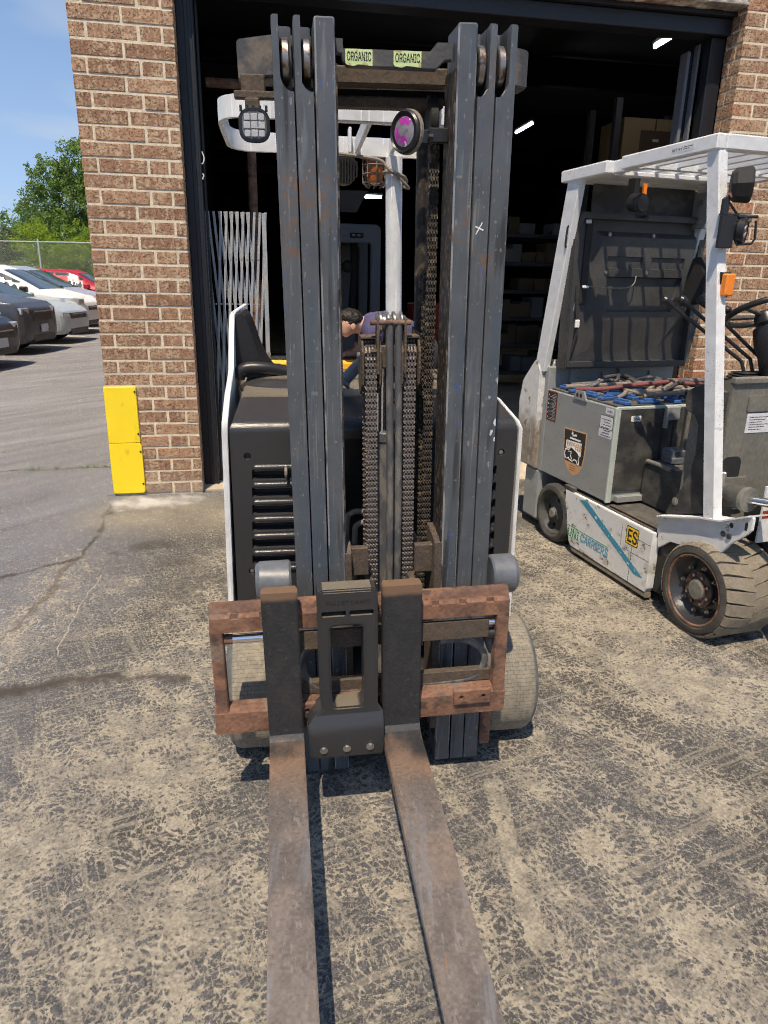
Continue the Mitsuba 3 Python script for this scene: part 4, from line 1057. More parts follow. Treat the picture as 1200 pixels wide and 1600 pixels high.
# overhead guard
def post(y0, y1, yt0, yt1, x0, x1, z0, z1, n=1):
    r0 = [(x0, y0, z0), (x1, y0, z0), (x1, y1, z0), (x0, y1, z0)]; r1 = [(x0, yt0, z1), (x1, yt0, z1), (x1, yt1, z1), (x0, yt1, z1)]
    P = []
    for r_, s in ((r0, 1), (r1, -1)):
        cx, cy = np.mean(r_, 0)[:2]
        for q in r_:
            dx, dy = np.sign(cx - q[0]) * .004, np.sign(cy - q[1]) * .004
            P += [(q[0] + dx, q[1], q[2]), (q[0], q[1] + dy, q[2])]
    return hull(P)


k = b('guard_post', post(.135, .205, .445, .518, .038, .085, .555, 2.080), 'm_white_b', label='white front post with lamps and amber marker')
b('guard_post', post(.135, .205, .445, .518, .93, .98, .57, 2.080), 'm_white_b')
b('guard_post', post(1.685, 1.795, 1.475, 1.60, .036, .078, 1.02, 2.080), 'm_white_b')
k2 = b('guard_post', post(1.685, 1.795, 1.475, 1.60, .92, .962, 1.02, 2.080), 'm_white_b')
put(f'{k2}__bracket', box(.90, .915, 1.46, 1.60, 1.86, 2.06, .003), 'm_battery_grey', FB)
for zz in (1.90, 2.0):
    put(f'{k2}__bolt', cyl((.90, 1.52, zz), (.885, 1.52, zz), .014, 6), 'm_steel', FB)
beamz = (2.078, 2.138)
k = b('guard_beam', box(.020, .066, .440, 1.095, *beamz, .005), 'm_white_b')
tag_plate(f'{k}__label', .575, .725, 2.095, 2.120, .020, 'm_sticker')
letters(f'{k}__lettering', 'NETTEY', .011, (.0186, .717, 2.101), 'm_ink', width=.065)
put(f'{k}__line', box(.0184, .0190, .585, .645, 2.111, 2.114), 'm_ink', FB, False)
put(f'{k}__line', box(.0184, .0190, .605, .645, 2.103, 2.106), 'm_ink', FB, False)
b('guard_beam', box(.067, .110, 1.04, 1.235, *beamz, .005), 'm_white_b')
b('guard_beam', box(.022, .085, 1.22, 1.655, *beamz, .005), 'm_white_b')
b('guard_beam', box(.93, .985, .440, 1.655, *beamz, .005), 'm_white_b')
b('guard_beam', box(.067, .929, .436, .496, *beamz, .005), 'm_white_b')
b('guard_beam', box(.086, .929, 1.61, 1.655, 2.08, 2.13, .004), 'm_white_b')
b('guard_beam', box(.111, .929, 1.03, 1.065, 2.082, 2.122, .003), 'm_white_b')
for i in range(6):
    x = .175 + .128 * i
    b('guard_slat', box(x, x + .017, .497, 1.369, 2.092, 2.124, .003), 'm_white_b')
b('guard_plate', box(.086, .929, 1.37, 1.609, 2.100, 2.118, .002), 'm_white_b')
b('guard_beam', box(.111, .929, 1.20, 1.25, 2.070, 2.0915, .003), 'm_white_b')
b('rear_screen', box(.20, .90, 1.59, 1.60, 1.80, 2.078, .002), 'm_dark_steel')
k = b('rear_lamp', cat(cyl((.30, 1.36, 1.965), (.31, 1.28, 1.955), .048, 24, b=.01), box(.29, .32, 1.33, 1.40, 1.995, 2.085, .004)), 'm_black')
put(f'{k}__rings', cat(*[cyl((.31, 1.276, 1.955), (.3105, 1.272, 1.955), r_, 24) for r_ in (.04,)]), 'm_dark_steel', FB)
b('reflector', box(.355, .375, 1.34, 1.36, 1.965, 2.06, .003), 'm_amber')
# open hood, hinged at the back, its underside to the front
hood = prism(sg.Polygon([(.085, 1.05), (.062, 1.80), (.068, 1.86), (.085, 1.90), (.115, 1.925), (.45, 1.925), (.47, 1.905), (.53, 1.905), (.55, 1.925), (.96, 1.925), (.985, 1.91), (.965, 1.05)]), 'y', 1.53, 1.625, .012)
pocket = [(.115, 1.09), (.100, 1.84), (.125, 1.89), (.93, 1.89), (.945, 1.09)]
hood = boolean(hood, prism(pocket, 'y', 1.40, 1.575))
# the moulded seat well seen from below
well = hull([(.235, 1.577, 1.83), (.93, 1.577, 1.83), (.22, 1.577, 1.36), (.26, 1.577, 1.15), (.75, 1.577, 1.15), (.93, 1.577, 1.36),
             (.26, 1.535, 1.80), (.91, 1.535, 1.80), (.27, 1.535, 1.40), (.30, 1.535, 1.32), (.80, 1.535, 1.32), (.90, 1.535, 1.40)])
dish = hull([(.30, 1.50, 1.70), (.555, 1.50, 1.70), (.555, 1.50, 1.62), (.30, 1.50, 1.62), (.31, 1.548, 1.69), (.545, 1.548, 1.69), (.545, 1.548, 1.63), (.31, 1.548, 1.63)])
dish2 = move(dish, t=(.30, 0, 0))
low = hull([(.30, 1.50, 1.59), (.86, 1.50, 1.59), (.80, 1.50, 1.37), (.33, 1.50, 1.37), (.32, 1.56, 1.575), (.84, 1.56, 1.575), (.79, 1.56, 1.39), (.345, 1.56, 1.39)])
hood = union(hood, boolean(well, m3.Manifold.batch_boolean([man(m) for m in (dish, dish2, low)], m3.OpType.Add)))
k = b('hood', hood, 'm_hood', 25, label='black hood tipped up, moulded underside showing')
for x, z in ((.30, 1.81), (.60, 1.81), (.30, 1.605), (.58, 1.605)):
    put(f'{k}__bolt', union(cyl((x, 1.535, z), (x, 1.526, z), .008, 6), cyl((x, 1.535, z), (x, 1.530, z), .011, 12)), 'm_roller', FB)
put(f'{k}__channel', box(.165, .21, 1.568, 1.576, 1.42, 1.88, .002), 'm_matt_black', FB)
put(f'{k}__hinge_bar', cyl((.13, 1.555, 1.075), (.90, 1.555, 1.068), .008, 10), 'm_steel', FB)
put(f'{k}__catch', box(.155, .195, 1.565, 1.575, 1.865, 1.888, .002), 'm_steel', FB)
put(f'{k}__catch', box(.90, .935, 1.565, 1.575, 1.865, 1.888, .002), 'm_steel', FB)
put(f'{k}__handle', tube([(.062, 1.56, 1.85), (.035, 1.55, 1.845), (.03, 1.55, 1.82), (.028, 1.55, 1.74), (.05, 1.56, 1.735)], .006, 8, 4), 'm_black', FB)
put(f'{k}__stay', prism([(.95, 1.08), (1.03, 1.06), (1.07, 1.35), (1.05, 1.47), (.99, 1.47)], 'y', 1.60, 1.61), 'm_dark_steel', FB)
put(f'{k}__wire', tube([(.145, 1.52, 1.52), (.20, 1.515, 1.523), (.32, 1.51, 1.518), (.44, 1.51, 1.520), (.49, 1.512, 1.545), (.51, 1.53, 1.585)], .0035, 6, 5), 'm_cable', FB)
put(f'{k}__wire', tube([(.13, 1.56, 1.53), (.135, 1.55, 1.42), (.145, 1.54, 1.32), (.15, 1.54, 1.27), (.13, 1.55, 1.15), (.10, 1.56, 1.06)], .007, 6, 5), 'm_matt_black', FB)
put(f'{k}__connector', box(.133, .160, 1.53, 1.545, 1.29, 1.335, .003), 'm_white_print', FB)
put(f'{k}__connector', box(.145, .185, 1.512, 1.525, 1.514, 1.528, .003), 'm_white_print', FB)
put(f'{k}__sticker', box(.105, .140, 1.572, 1.5765, 1.385, 1.43), 'm_sticker', FB, False)
k = b('seat_side', prism([(1.48, 1.42), (1.45, 1.60), (1.42, 1.69), (1.36, 1.70), (1.30, 1.62), (1.30, 1.44)], 'x', .80, .86, .012), 'm_matt_black')
# lamps on the front post
k = b('work_lamp', cat(lathe([(.001, -.01), (.052, -.01), (.066, .008), (.070, .060), (.066, .070), (.060, .066), (.001, .064)], (.070, .37, 1.935), (.78, -.55, .02), 8)), 'm_matt_black', smooth=20)
lu, lv, lw = basis((.78, -.55, .02)); lc = np.array([.070, .37, 1.935]) + lw * .068
bars_ = [on_plane(move(box(-.003, .003, -.055, .055, 0, .004), rot((0, 0, 1), a_)), lc, lu, lv, lw) for a_ in np.arange(6) * 30]
put(f'{k}__grille', cat(bars_), 'm_dark_steel', FB, False)
put(f'{k}__arm', cat(hull([(.015, .345, 1.825), (.045, .345, 1.825), (.05, .35, 1.90), (.02, .35, 1.88), (.015, .36, 1.825), (.045, .36, 1.825), (.05, .365, 1.90), (.02, .365, 1.88)]), tube([(.04, .35, 1.87), (.09, .34, 1.82)], .005, 6), box(.015, .095, .335, .365, 1.818, 1.824)), 'm_black', FB, False)
put(f'{k}__bolt', cyl((.045, .34, 1.895), (.05, .36, 1.895), .010, 8), 'm_rust', FB)
b('lamp_bracket', box(.003, .074, .325, .345, 1.69, 1.815, .002), 'm_black')
dv = np.array([.62, -.78, -.05]); dv /= np.linalg.norm(dv)
k = b('work_lamp', lathe([(.001, 0), (.040, 0), (.055, .010), (.057, .036), (.053, .040), (.050, .036), (.001, .036)], (.110, .36, 1.762), dv, 28), 'm_black')
u_, v_, w_ = basis(dv)
for i, (du, dvv) in enumerate(((-.018, .010), (.006, .018), (-.006, -.016), (.018, -.008))):
    c_ = np.array([.110, .36, 1.762]) + dv * .036 + u_ * du + v_ * dvv
    put(f'{k}__led', cyl(c_, c_ + dv * .003, .008, 10), 'm_lamp_face', FB)
put(f'{k}__yoke', cat(tube([(.085, .33, 1.81), (.10, .33, 1.812), (.165, .31, 1.815)], .006, 8), tube([(.16, .31, 1.80), (.165, .305, 1.73), (.155, .31, 1.71), (.095, .325, 1.705), (.085, .33, 1.73)], .005, 8)), 'm_black', FB)
put(f'{k}__body', box(.09, .165, .335, .37, 1.795, 1.822, .004), 'm_panel_dusty', FB)
k = b('marker_lamp', box(.052, .098, .300, .336, 1.500, 1.590, .006), 'm_amber', label='amber marker lamp on the front post')
put(f'{k}__base', box(.0495, .1005, .3365, .350, 1.494, 1.596, .001), 'm_black', FB)
# steering wheel and levers
sc, sn = np.array([.50, .52, 1.43]), np.array([.0, .45, .9]); sn = sn / np.linalg.norm(sn)
k = b('steering_wheel', tube([sc + .165 * (math.cos(t) * np.array([1, 0, 0]) + math.sin(t) * np.cross(sn, [1, 0, 0])) for t in np.linspace(0, 2 * np.pi, 41)[:-1]], .014, 12, 0, True), 'm_black')
put(f'{k}__hub', lathe([(.001, .0), (.040, -.004), (.050, -.02), (.052, -.06), (.045, -.07), (.001, -.07)], sc, sn, 24), 'm_black', FB)
for t in (math.pi + .25, math.pi - .55, .3):
    d_ = math.cos(t) * np.array([1, 0, 0]) + math.sin(t) * np.cross(sn, [1, 0, 0])
    put(f'{k}__spoke', tube([sc - sn * .02 + .04 * d_, sc + .16 * d_], .010, 8), 'm_dark_steel', FB)
put(f'{k}__knob', cat(ell(sc + .165 * (math.cos(2.75) * np.array([1, 0, 0]) + math.sin(2.75) * np.cross(sn, [1, 0, 0])) + sn * .035, (.021, .021, .018)), cyl(sc + .165 * (math.cos(2.75) * np.array([1, 0, 0]) + math.sin(2.75) * np.cross(sn, [1, 0, 0])), sc + .165 * (math.cos(2.75) * np.array([1, 0, 0]) + math.sin(2.75) * np.cross(sn, [1, 0, 0])) + sn * .03, .008, 8)), 'm_black', FB)
b('steering_column', loft([ring((.50, .47, 1.36), (0, .4, .9), .075, 20), ring((.51, .44, 1.28), (0, .3, .95), .085, 20), ring((.535, .41, 1.18), (0, 0, 1), .072, 20), ring((.545, .40, 1.08), (0, 0, 1), .085, 20)]), 'm_black')
for base, kn, bend in (((.430, .50, 1.135), (.025, .64, 1.475), (.415, .52, 1.20)), ((.480, .50, 1.135), (.10, .62, 1.478), (.465, .52, 1.21)), ((.530, .50, 1.135), (.19, .60, 1.48), (.515, .52, 1.22))):
    kn = np.array(kn); bd = np.array(bend); d_ = (kn - bd) / np.linalg.norm(kn - bd)
    k = b('lever', tube([base, bend, bd + d_ * .03, kn - d_ * .03], .0085, 10), 'm_black')
    put(f'{k}__knob', loft([ring(kn - d_ * .055, d_, .012, 14), ring(kn - d_ * .03, d_, .018, 14), ring(kn, d_, .021, 14), ring(kn + d_ * .012, d_, .013, 14)]), 'm_black', FB)
b('lever_boot', cat(*[box(.36 + .008 * i, .60 - .008 * i, .44 + .006 * i, .58 - .006 * i, 1.10 + .011 * i, 1.107 + .011 * i, .003) for i in range(5)]), 'm_matt_black', kind='stuff')
# mast just outside the picture's edge, its lower plates peeping in
k = b('mast', cat(box(.22, .275, -.30, -.19, .06, 2.05, .004)), 'm_white_b')
b('mast', box(.72, .775, -.30, -.19, .06, 2.05, .004), 'm_white_b')
k = b('mast_plate', box(.235, .76, -.187, -.165, .36, .70, .004), 'm_grey_paint')
put(f'{k}__band', box(.2352, .50, -.1645, -.1635, .515, .55), 'm_red_band', FB, False)
b('front_plate', prism([(.225, .46), (.225, .72), (.60, .72), (.60, .46)], 'y', .06, .075, .003), 'm_white_b')
q = f'{TB}__front_plate'
put(f'{q}__band', box(.2255, .60, .0583, .0598, .575, .61), 'm_red_band', FB, False)
letters(f'{q}__lettering', 'WARNING', .018, (.245, .058, .584), 'm_ink', (1, 0, 0), (0, -1, 0), .16, True)
for xx, zz in ((.285, .655), (.345, .66), (.29, .52), (.345, .525)):
    put(f'{q}__bolt', cyl((xx, .0598, zz), (xx, .050, zz), .013 if xx < .3 else .008, 10), 'm_dark_steel', FB)
b('hose_guard', loft([ring((.39, .10, .755), (0, 0, 1), .05, 24), ring((.395, .10, .88), (0, 0, 1), .055, 24)]), 'm_black')

# ------------------------------------------------------------------ battery standing in the truck
BT = thing('battery', 'grey steel forklift battery with a shield emblem and blue cell links on top', 'battery')


def bt(name, mesh, m, smooth=30, **kw):
    return put(f'{BT}__{name}', mesh, m, FB, smooth, **kw)


kc = bt('case', box(.058, .90, .945, 1.650, .395, .915, .005), 'm_battery_grey')
put(f'{kc}__front_sheet', box(.085, .515, .936, .9445, .455, .905, .002), 'm_dark_steel', FB)
put(f'{kc}__edge', box(.052, .084, .934, .950, .392, .918, .003), 'm_pale_green', FB)
put(f'{kc}__edge', box(.060, .52, .934, .952, .906, .922, .003), 'm_pale_green', FB)
put(f'{kc}__lifting_lug', prism([(1.355, .905), (1.33, .955), (1.25, .960), (1.215, .905)], 'x', .050, .060, .002), 'm_battery_grey', FB)
for yy in (1.31, 1.275):
    put(f'{kc}__hole', cyl((.0485, yy, .932), (.0505, yy, .932), .012, 14), 'm_ink', FB)
put(f'{kc}__hasp', box(.030, .058, 1.22, 1.32, .372, .398, .003), 'm_dark_steel', FB)
put(f'{kc}__bracket', union(box(.355, .44, .905, .935, .845, .918, .004), box(.355, .37, .905, .935, .80, .90, .003)), 'm_battery_grey', FB)
for xx in (.36, .43, .50):
    put(f'{kc}__slot', box(xx - .006, xx + .006, .9345, .9365, .62, .90), 'm_ink', FB, False)
put(f'{kc}__sheet', box(.52, .90, .938, .9445, .455, .915, .002), 'm_panel_dusty', FB)
# stickers
q = tag_plate(f'{BT}__warning_label', 1.528, 1.640, .728, .912, .058, 'm_red_band')
tag_plate(f'{BT}__warning_label', 1.533, 1.634, .734, .906, .0568, 'm_ink', .0008)
for i in range(18):
    put(f'{q}__print', box(.0556, .0560, 1.541, 1.615 - .012 * (i * 7 % 5), .740 + .009 * i, .7425 + .009 * i), 'm_lamp_face', FB, False)
    if i % 3 == 1: put(f'{q}__mark', box(.0556, .0560, 1.620, 1.628, .738 + .009 * i, .746 + .009 * i), 'm_sticker', FB, False)
tag_plate(f'{BT}__paper_label', .962, 1.035, .872, .905, .058, 'm_sticker')
letters(f'{BT}__paper_label__lettering', '1085', .013, (.0565, 1.022, .882), 'm_ink', width=.045)
tag_plate(f'{BT}__paper_label', .957, 1.075, .790, .862, .058, 'm_ink')
tag_plate(f'{BT}__paper_label', .960, 1.072, .793, .859, .0568, 'm_sticker', .0008)
tag_plate(f'{BT}__paper_label', .960, 1.078, .742, .787, .058, 'm_sticker')
for i in range(7):
    zz = .752 + .0145 * i
    if abs(zz - .787) < .006: continue
    put(f'{BT}__paper_label__print', box(.0552, .0558, .975 + .01 * (i % 2), 1.060 - .012 * (i % 3), zz, zz + .003), 'm_ink', FB, False)
sh = [(1.420, .722), (1.185, .730), (1.186, .60), (1.200, .525), (1.235, .478), (1.288, .458), (1.345, .478), (1.385, .520), (1.408, .585)]
ke = put(f'{BT}__emblem', prism(sh, 'x', .0566, .058), 'm_tan_print', FB, False)
sg_in = sg.Polygon(sh).buffer(-.007)
put(f'{ke}__field', prism(sg_in.intersection(sg.box(1.0, .532, 1.6, .8)), 'x', .0558, .0567), 'm_ink', FB, False)
put(f'{ke}__banner', prism([(1.385, .655), (1.225, .662), (1.222, .585), (1.262, .607), (1.325, .622), (1.362, .604), (1.385, .612)], 'x', .0550, .0559), 'm_white_print', FB, False)
put(f'{ke}__script', prism([(1.335, .712), (1.322, .712), (1.318, .695), (1.288, .704), (1.280, .694), (1.300, .690), (1.332, .684), (1.318, .689), (1.338, .697)], 'x', .0550, .0559), 'm_white_print', FB, False)
put(f'{ke}__line', box(.0550, .0558, 1.24, 1.35, .668, .678), 'm_white_print', FB, False)
for i in range(7):
    put(f'{ke}__bar', box(.0542, .0549, 1.372 - .022 * i, 1.360 - .022 * i, .624 + .002 * i if i < 4 else .612, .652), 'm_tan_print', FB, False)
bull = [(1.385, .60), (1.39, .57), (1.38, .548), (1.36, .545), (1.345, .555), (1.335, .545), (1.30, .540), (1.285, .556), (1.262, .552), (1.245, .535), (1.232, .535), (1.240, .56), (1.234, .585), (1.25, .60), (1.28, .61), (1.325, .625), (1.35, .600)]
outl = sg.LineString(bull + [bull[0]]).buffer(.0032)
put(f'{ke}__bull', prism(sg.Polygon(outl.exterior.coords, [h.coords for h in outl.interiors]), 'x', .0535, .0548), 'm_white_print', FB, False)
put(f'{ke}__bull', prism(sg.LineString([(1.35, .59), (1.32, .596), (1.325, .57), (1.31, .552)]).buffer(.0025), 'x', .0535, .0548), 'm_white_print', FB, False)
for i in range(3):
    put(f'{ke}__print', box(.0558, .0565, 1.27, 1.33, .485 + .013 * i, .489 + .013 * i), 'm_brown_print', FB, False)
put(f'{BT}__volt_label', prism(sg.Polygon(rrect(.150, .212, .842, .872, .005, 3)), 'y', .9335, .936), 'm_white_print', FB, False)
letters(f'{BT}__volt_label__lettering', '36v', .015, (.158, .9333, .849), 'm_ink', (1, 0, 0), (0, -1, 0), .046, True)
# cells, links and cables
bt('cell_tops', box(.075, .88, .965, 1.63, .912, .925, .003), 'm_dark_steel')
r5 = random.Random(5)
for i in range(5):
    for j in range(5):
        x = .13 + .16 * i + r5.uniform(-.01, .01); y = 1.00 + .14 * j + r5.uniform(-.01, .01)
        along = (i + j) % 2
        w, d = (.060, .020) if along else (.022, .052)
        m = union(box(-w, w, -d, d, 0, .018, .004), box(-w * .55, w * .55, -d * .7, d * .7, .016, .028, .003))
        m = move(m, rot((0, 0, 1), r5.uniform(-9, 9)), (x, y, .926))
        bt('cell_link', m, 'm_blue', smooth=False)
for i, (pts, m) in enumerate([
        ([(.09, 1.50, .95), (.25, 1.42, .965), (.42, 1.40, .972), (.60, 1.36, .975), (.80, 1.34, .97)], 'm_cable'),
        ([(.10, 1.40, .948), (.20, 1.30, .962), (.36, 1.25, .985), (.52, 1.22, 1.0), (.66, 1.20, 1.015)], 'm_red_cable'),
        ([(.26, 1.16, .955), (.36, 1.12, .97), (.46, 1.12, .972), (.54, 1.16, .985), (.62, 1.19, 1.01)], 'm_cable'),
        ([(.30, 1.05, .955), (.42, 1.02, .97), (.50, 1.01, .975), (.56, 1.05, .985)], 'm_cable'),
        ([(.56, 1.30, 1.0), (.66, 1.20, 1.015), (.78, 1.12, 1.02), (.90, 1.06, 1.035), (.95, 1.02, 1.05)], 'm_hose'),
        ([(.60, 1.20, 1.005), (.72, 1.15, 1.0), (.84, 1.10, 1.01), (.92, 1.02, 1.02)], 'm_red_cable'),
        ([(.50, 1.36, .97), (.62, 1.30, .96), (.74, 1.24, .965), (.85, 1.18, .95)], 'm_cable'),
        ([(.55, 1.08, .955), (.65, 1.10, .975), (.76, 1.08, .97), (.86, 1.05, .955)], 'm_cable'),
        ([(.16, 1.56, .95), (.30, 1.50, .965), (.48, 1.48, .97), (.66, 1.45, .965)], 'm_hose'),
        ([(.45, 1.20, .955), (.55, 1.14, .965), (.66, 1.04, .968), (.74, 1.0, .955)], 'm_hose'),
        ([(.60, 1.40, .96), (.74, 1.36, .975), (.86, 1.30, .965)], 'm_cable')]):
    bt('cable', tube(pts, .013, 10, 5), m)
for i in range(13):
    y_ = r5.uniform(.98, 1.56); x_ = r5.uniform(.12, .55); L_ = r5.uniform(.18, .38); zz = .958 + .018 * (i % 3)
    pp = [(x_, y_, .945), (x_ + L_ * .25, y_ + r5.uniform(-.05, .05), zz), (x_ + L_ * .6, y_ + r5.uniform(-.07, .07), zz + .012), (x_ + L_, y_ + r5.uniform(-.09, .09), .95)]
    bt('cable', tube(pp, .0115, 9, 5), ['m_cable', 'm_hose', 'm_cable_dark'][i % 3])
bt('cable_plug', union(box(.90, .97, .98, 1.03, 1.0, 1.075, .008)), 'm_cable')
# ------------------------------------------------------------------ inside the doorway
def gate():
    g = thing('scissor_gate', 'folded grey steel scissor gate standing at the left of the doorway', 'gate')
    X = np.linspace(.150, .470, 9); z0, z1 = .06, 1.985; n = 6
    y = .46
    # each bar zigzags across one pitch; two layers make the lattice
    for lay, (yy, sg_) in enumerate(((y, 1), (y + .022, -1))):
        for i, x in enumerate(X):
            dx = .066 * sg_
            p0, p1 = (x - dx, yy, z0), (x + dx, yy, z1)
            d = np.array(p1) - p0; d /= np.linalg.norm(d); u = np.array([d[2], 0, -d[0]])
            P = [np.array(q) + s * u * .0088 + np.array([0, t, 0]) + d * e for q, e in ((p0, -.006), (p1, .006)) for s in (-1, 1) for t in (-.004, .004)]
            put(f'{g}__bar', hull(P), 'm_gate', FW, False)
    put(f'{g}__end_post', box(.508, .540, y - .01, y + .035, .02, 1.985, .003), 'm_gate', FW)
    put(f'{g}__end_post', box(.085, .110, y - .01, y + .035, .02, 1.985, .003), 'm_gate', FW)
    for k_ in range(1, 6):
        z = z0 + (z1 - z0) * k_ / 6
        put(f'{g}__rivets', cat(*[cyl((x, y - .008, z), (x, y - .004, z), .006, 6) for x in X]), 'm_steel', FW, kind='stuff')
    put(f'{g}__latch', cat(tube([(.50, y - .01, .95), (.525, y - .03, .955), (.545, y - .012, .945)], .005, 6, 4), box(.50, .545, y - .016, y - .010, .96, .985)), 'm_cable', FW, False)


mat('m_gate', worn((.34, .36, .38), (.5, .5, .5), (.30, .24, .19), None, .6, 5.0, (.40, .36, .31)), .5, .2)
gate()
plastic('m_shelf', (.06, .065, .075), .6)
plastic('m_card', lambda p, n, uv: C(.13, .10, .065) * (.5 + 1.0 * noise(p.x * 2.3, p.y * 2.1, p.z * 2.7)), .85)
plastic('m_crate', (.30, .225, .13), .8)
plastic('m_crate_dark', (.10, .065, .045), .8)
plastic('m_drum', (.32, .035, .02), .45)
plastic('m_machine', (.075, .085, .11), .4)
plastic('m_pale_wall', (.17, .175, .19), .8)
plastic('m_machine_yellow', (.80, .42, .02), .45)
sf = thing('storage_rack', 'dark pallet rack full of small cartons deep in the doorway', 'rack')
rx0, rx1, ry0, ry1 = 3.85, 5.35, 5.0, 5.75
for x in (rx0, rx1):
    for yy in (ry0, ry1):
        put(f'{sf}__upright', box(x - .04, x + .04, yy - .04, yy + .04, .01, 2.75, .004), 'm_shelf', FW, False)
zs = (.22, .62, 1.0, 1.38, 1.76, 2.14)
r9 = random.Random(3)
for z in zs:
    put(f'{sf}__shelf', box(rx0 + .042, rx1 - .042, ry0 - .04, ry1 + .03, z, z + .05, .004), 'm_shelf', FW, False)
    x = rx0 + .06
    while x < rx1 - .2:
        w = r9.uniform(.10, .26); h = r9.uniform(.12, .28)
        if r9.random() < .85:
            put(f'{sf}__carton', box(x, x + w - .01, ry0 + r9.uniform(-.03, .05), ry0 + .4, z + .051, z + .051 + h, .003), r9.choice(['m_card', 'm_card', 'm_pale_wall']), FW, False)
        x += w
cr = thing('crate', 'large pale wooden crate with a dark panel on the high shelf behind the right truck', 'crate')
put(f'{cr}__box', box(4.87, 5.66, 3.5, 4.1, 2.80, 3.42, .006), 'm_crate', FW, False)
put(f'{cr}__panel', box(5.09, 5.50, 3.488, 3.499, 2.80, 3.29, .003), 'm_crate_dark', FW, False)
put(f'{cr}__batten', box(5.27, 5.285, 3.49, 3.4985, 3.292, 3.415), 'm_crate_dark', FW, False)
put(f'{cr}__label', box(5.25, 5.33, 3.484, 3.487, 3.17, 3.20), 'm_sticker', FW, False)
st = thing('storage_rack', 'steel rack carrying the pale crate behind the right truck', 'rack')
for x in (4.75, 5.80):
    for yy in (3.46, 4.14):
        put(f'{st}__upright', box(x - .04, x + .04, yy - .04, yy + .04, .01, 3.6, .004), 'm_shelf', FW, False)
for z in (.6, 1.4, 2.1, 2.73):
    put(f'{st}__beam', box(4.792, 5.758, 3.43, 4.17, z, z + .065, .004), 'm_shelf', FW, False)
for z in (.67, 1.47, 2.17):
    for x in (4.84, 5.28):
        put(f'{st}__carton', box(x, x + .40, 3.5, 4.0, z, z + .42, .005), 'm_card', FW, False)
dm = thing('drum', 'dark red drum standing in the shade inside the doorway', 'drum')
put(f'{dm}__body', lathe([(.001, 0), (.29, 0), (.295, .02), (.285, .30), (.297, .31), (.285, .32), (.285, .60), (.297, .61), (.285, .62), (.295, .90), (.27, .91), (.001, .905)], (2.75, 4.2, .35), (0, 0, 1), 36), 'm_drum', FW)
put(f'{dm}__pallet', cat(box(2.4, 3.1, 3.85, 4.55, .01, .10), box(2.4, 3.1, 3.85, 4.55, .27, .345), *[box(2.4, 3.1, yy, yy + .1, .10, .27) for yy in (3.85, 4.15, 4.45)]), 'm_crate_dark', FW, False, kind='stuff')

# dark reach truck with a rounded cab frame
rt = thing('reach_truck', 'dark blue grey reach truck cab seen between the mast rails inside', 'forklift')
cab = sg.Polygon(rrect(.95, 1.905, .35, 2.125, .07)).difference(sg.Polygon(rrect(1.03, 1.79, .95, 1.93, .03)))
put(f'{rt}__cab_frame', prism(cab, 'y', 3.2, 3.3, .015), 'm_machine', FW)
put(f'{rt}__cab_frame', prism(cab, 'y', 4.1, 4.2, .015), 'm_machine', FW)
put(f'{rt}__roof', box(.95, 1.90, 3.31, 4.09, 2.06, 2.12, .01), 'm_machine', FW)
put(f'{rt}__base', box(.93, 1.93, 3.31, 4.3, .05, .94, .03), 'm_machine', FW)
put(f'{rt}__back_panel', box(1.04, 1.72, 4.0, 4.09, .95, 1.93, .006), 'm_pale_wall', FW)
put(f'{rt}__pillar', cat(tube([(1.63, 3.6, .94), (1.64, 3.6, 1.3), (1.66, 3.6, 1.6), (1.65, 3.6, 2.05)], .045, 10, 4), ell((1.57, 3.55, 1.68), (.07, .05, .07))), 'm_matt_black', FW, kind='stuff')
put(f'{rt}__display', box(1.55, 1.70, 3.17, 3.198, 1.98, 2.03, .004), 'm_matt_black', FW)
for x in (1.57, 1.63):
    put(f'{rt}__lamp', box(x, x + .035, 3.162, 3.169, 1.995, 2.015), 'm_pale_wall', FW, False)
pw = thing('wall_board', 'plain grey board hanging above the dark truck cab inside', 'board')
put(f'{pw}__sheet', hull([(1.2, 4.6, 2.36), (1.83, 4.6, 2.36), (1.98, 4.6, 2.62), (1.2, 4.6, 2.62), (1.2, 4.63, 2.36), (1.83, 4.63, 2.36), (1.98, 4.63, 2.62), (1.2, 4.63, 2.62)]), 'm_pale_wall', FW, False)
# yellow machine the mechanic bends over
ym = thing('pallet_truck', 'yellow pallet truck body below the bending mechanic', 'pallet truck')
put(f'{ym}__body', box(.45, 1.5, 1.05, 1.55, .35, .86, .03), 'm_machine_yellow', FW)
put(f'{ym}__deck', box(.50, 1.45, 1.08, 1.5, .861, .88, .01), 'm_matt_black', FW)
put(f'{ym}__base', box(.45, 1.5, 1.0, 1.6, .03, .345, .02), 'm_matt_black', FW)
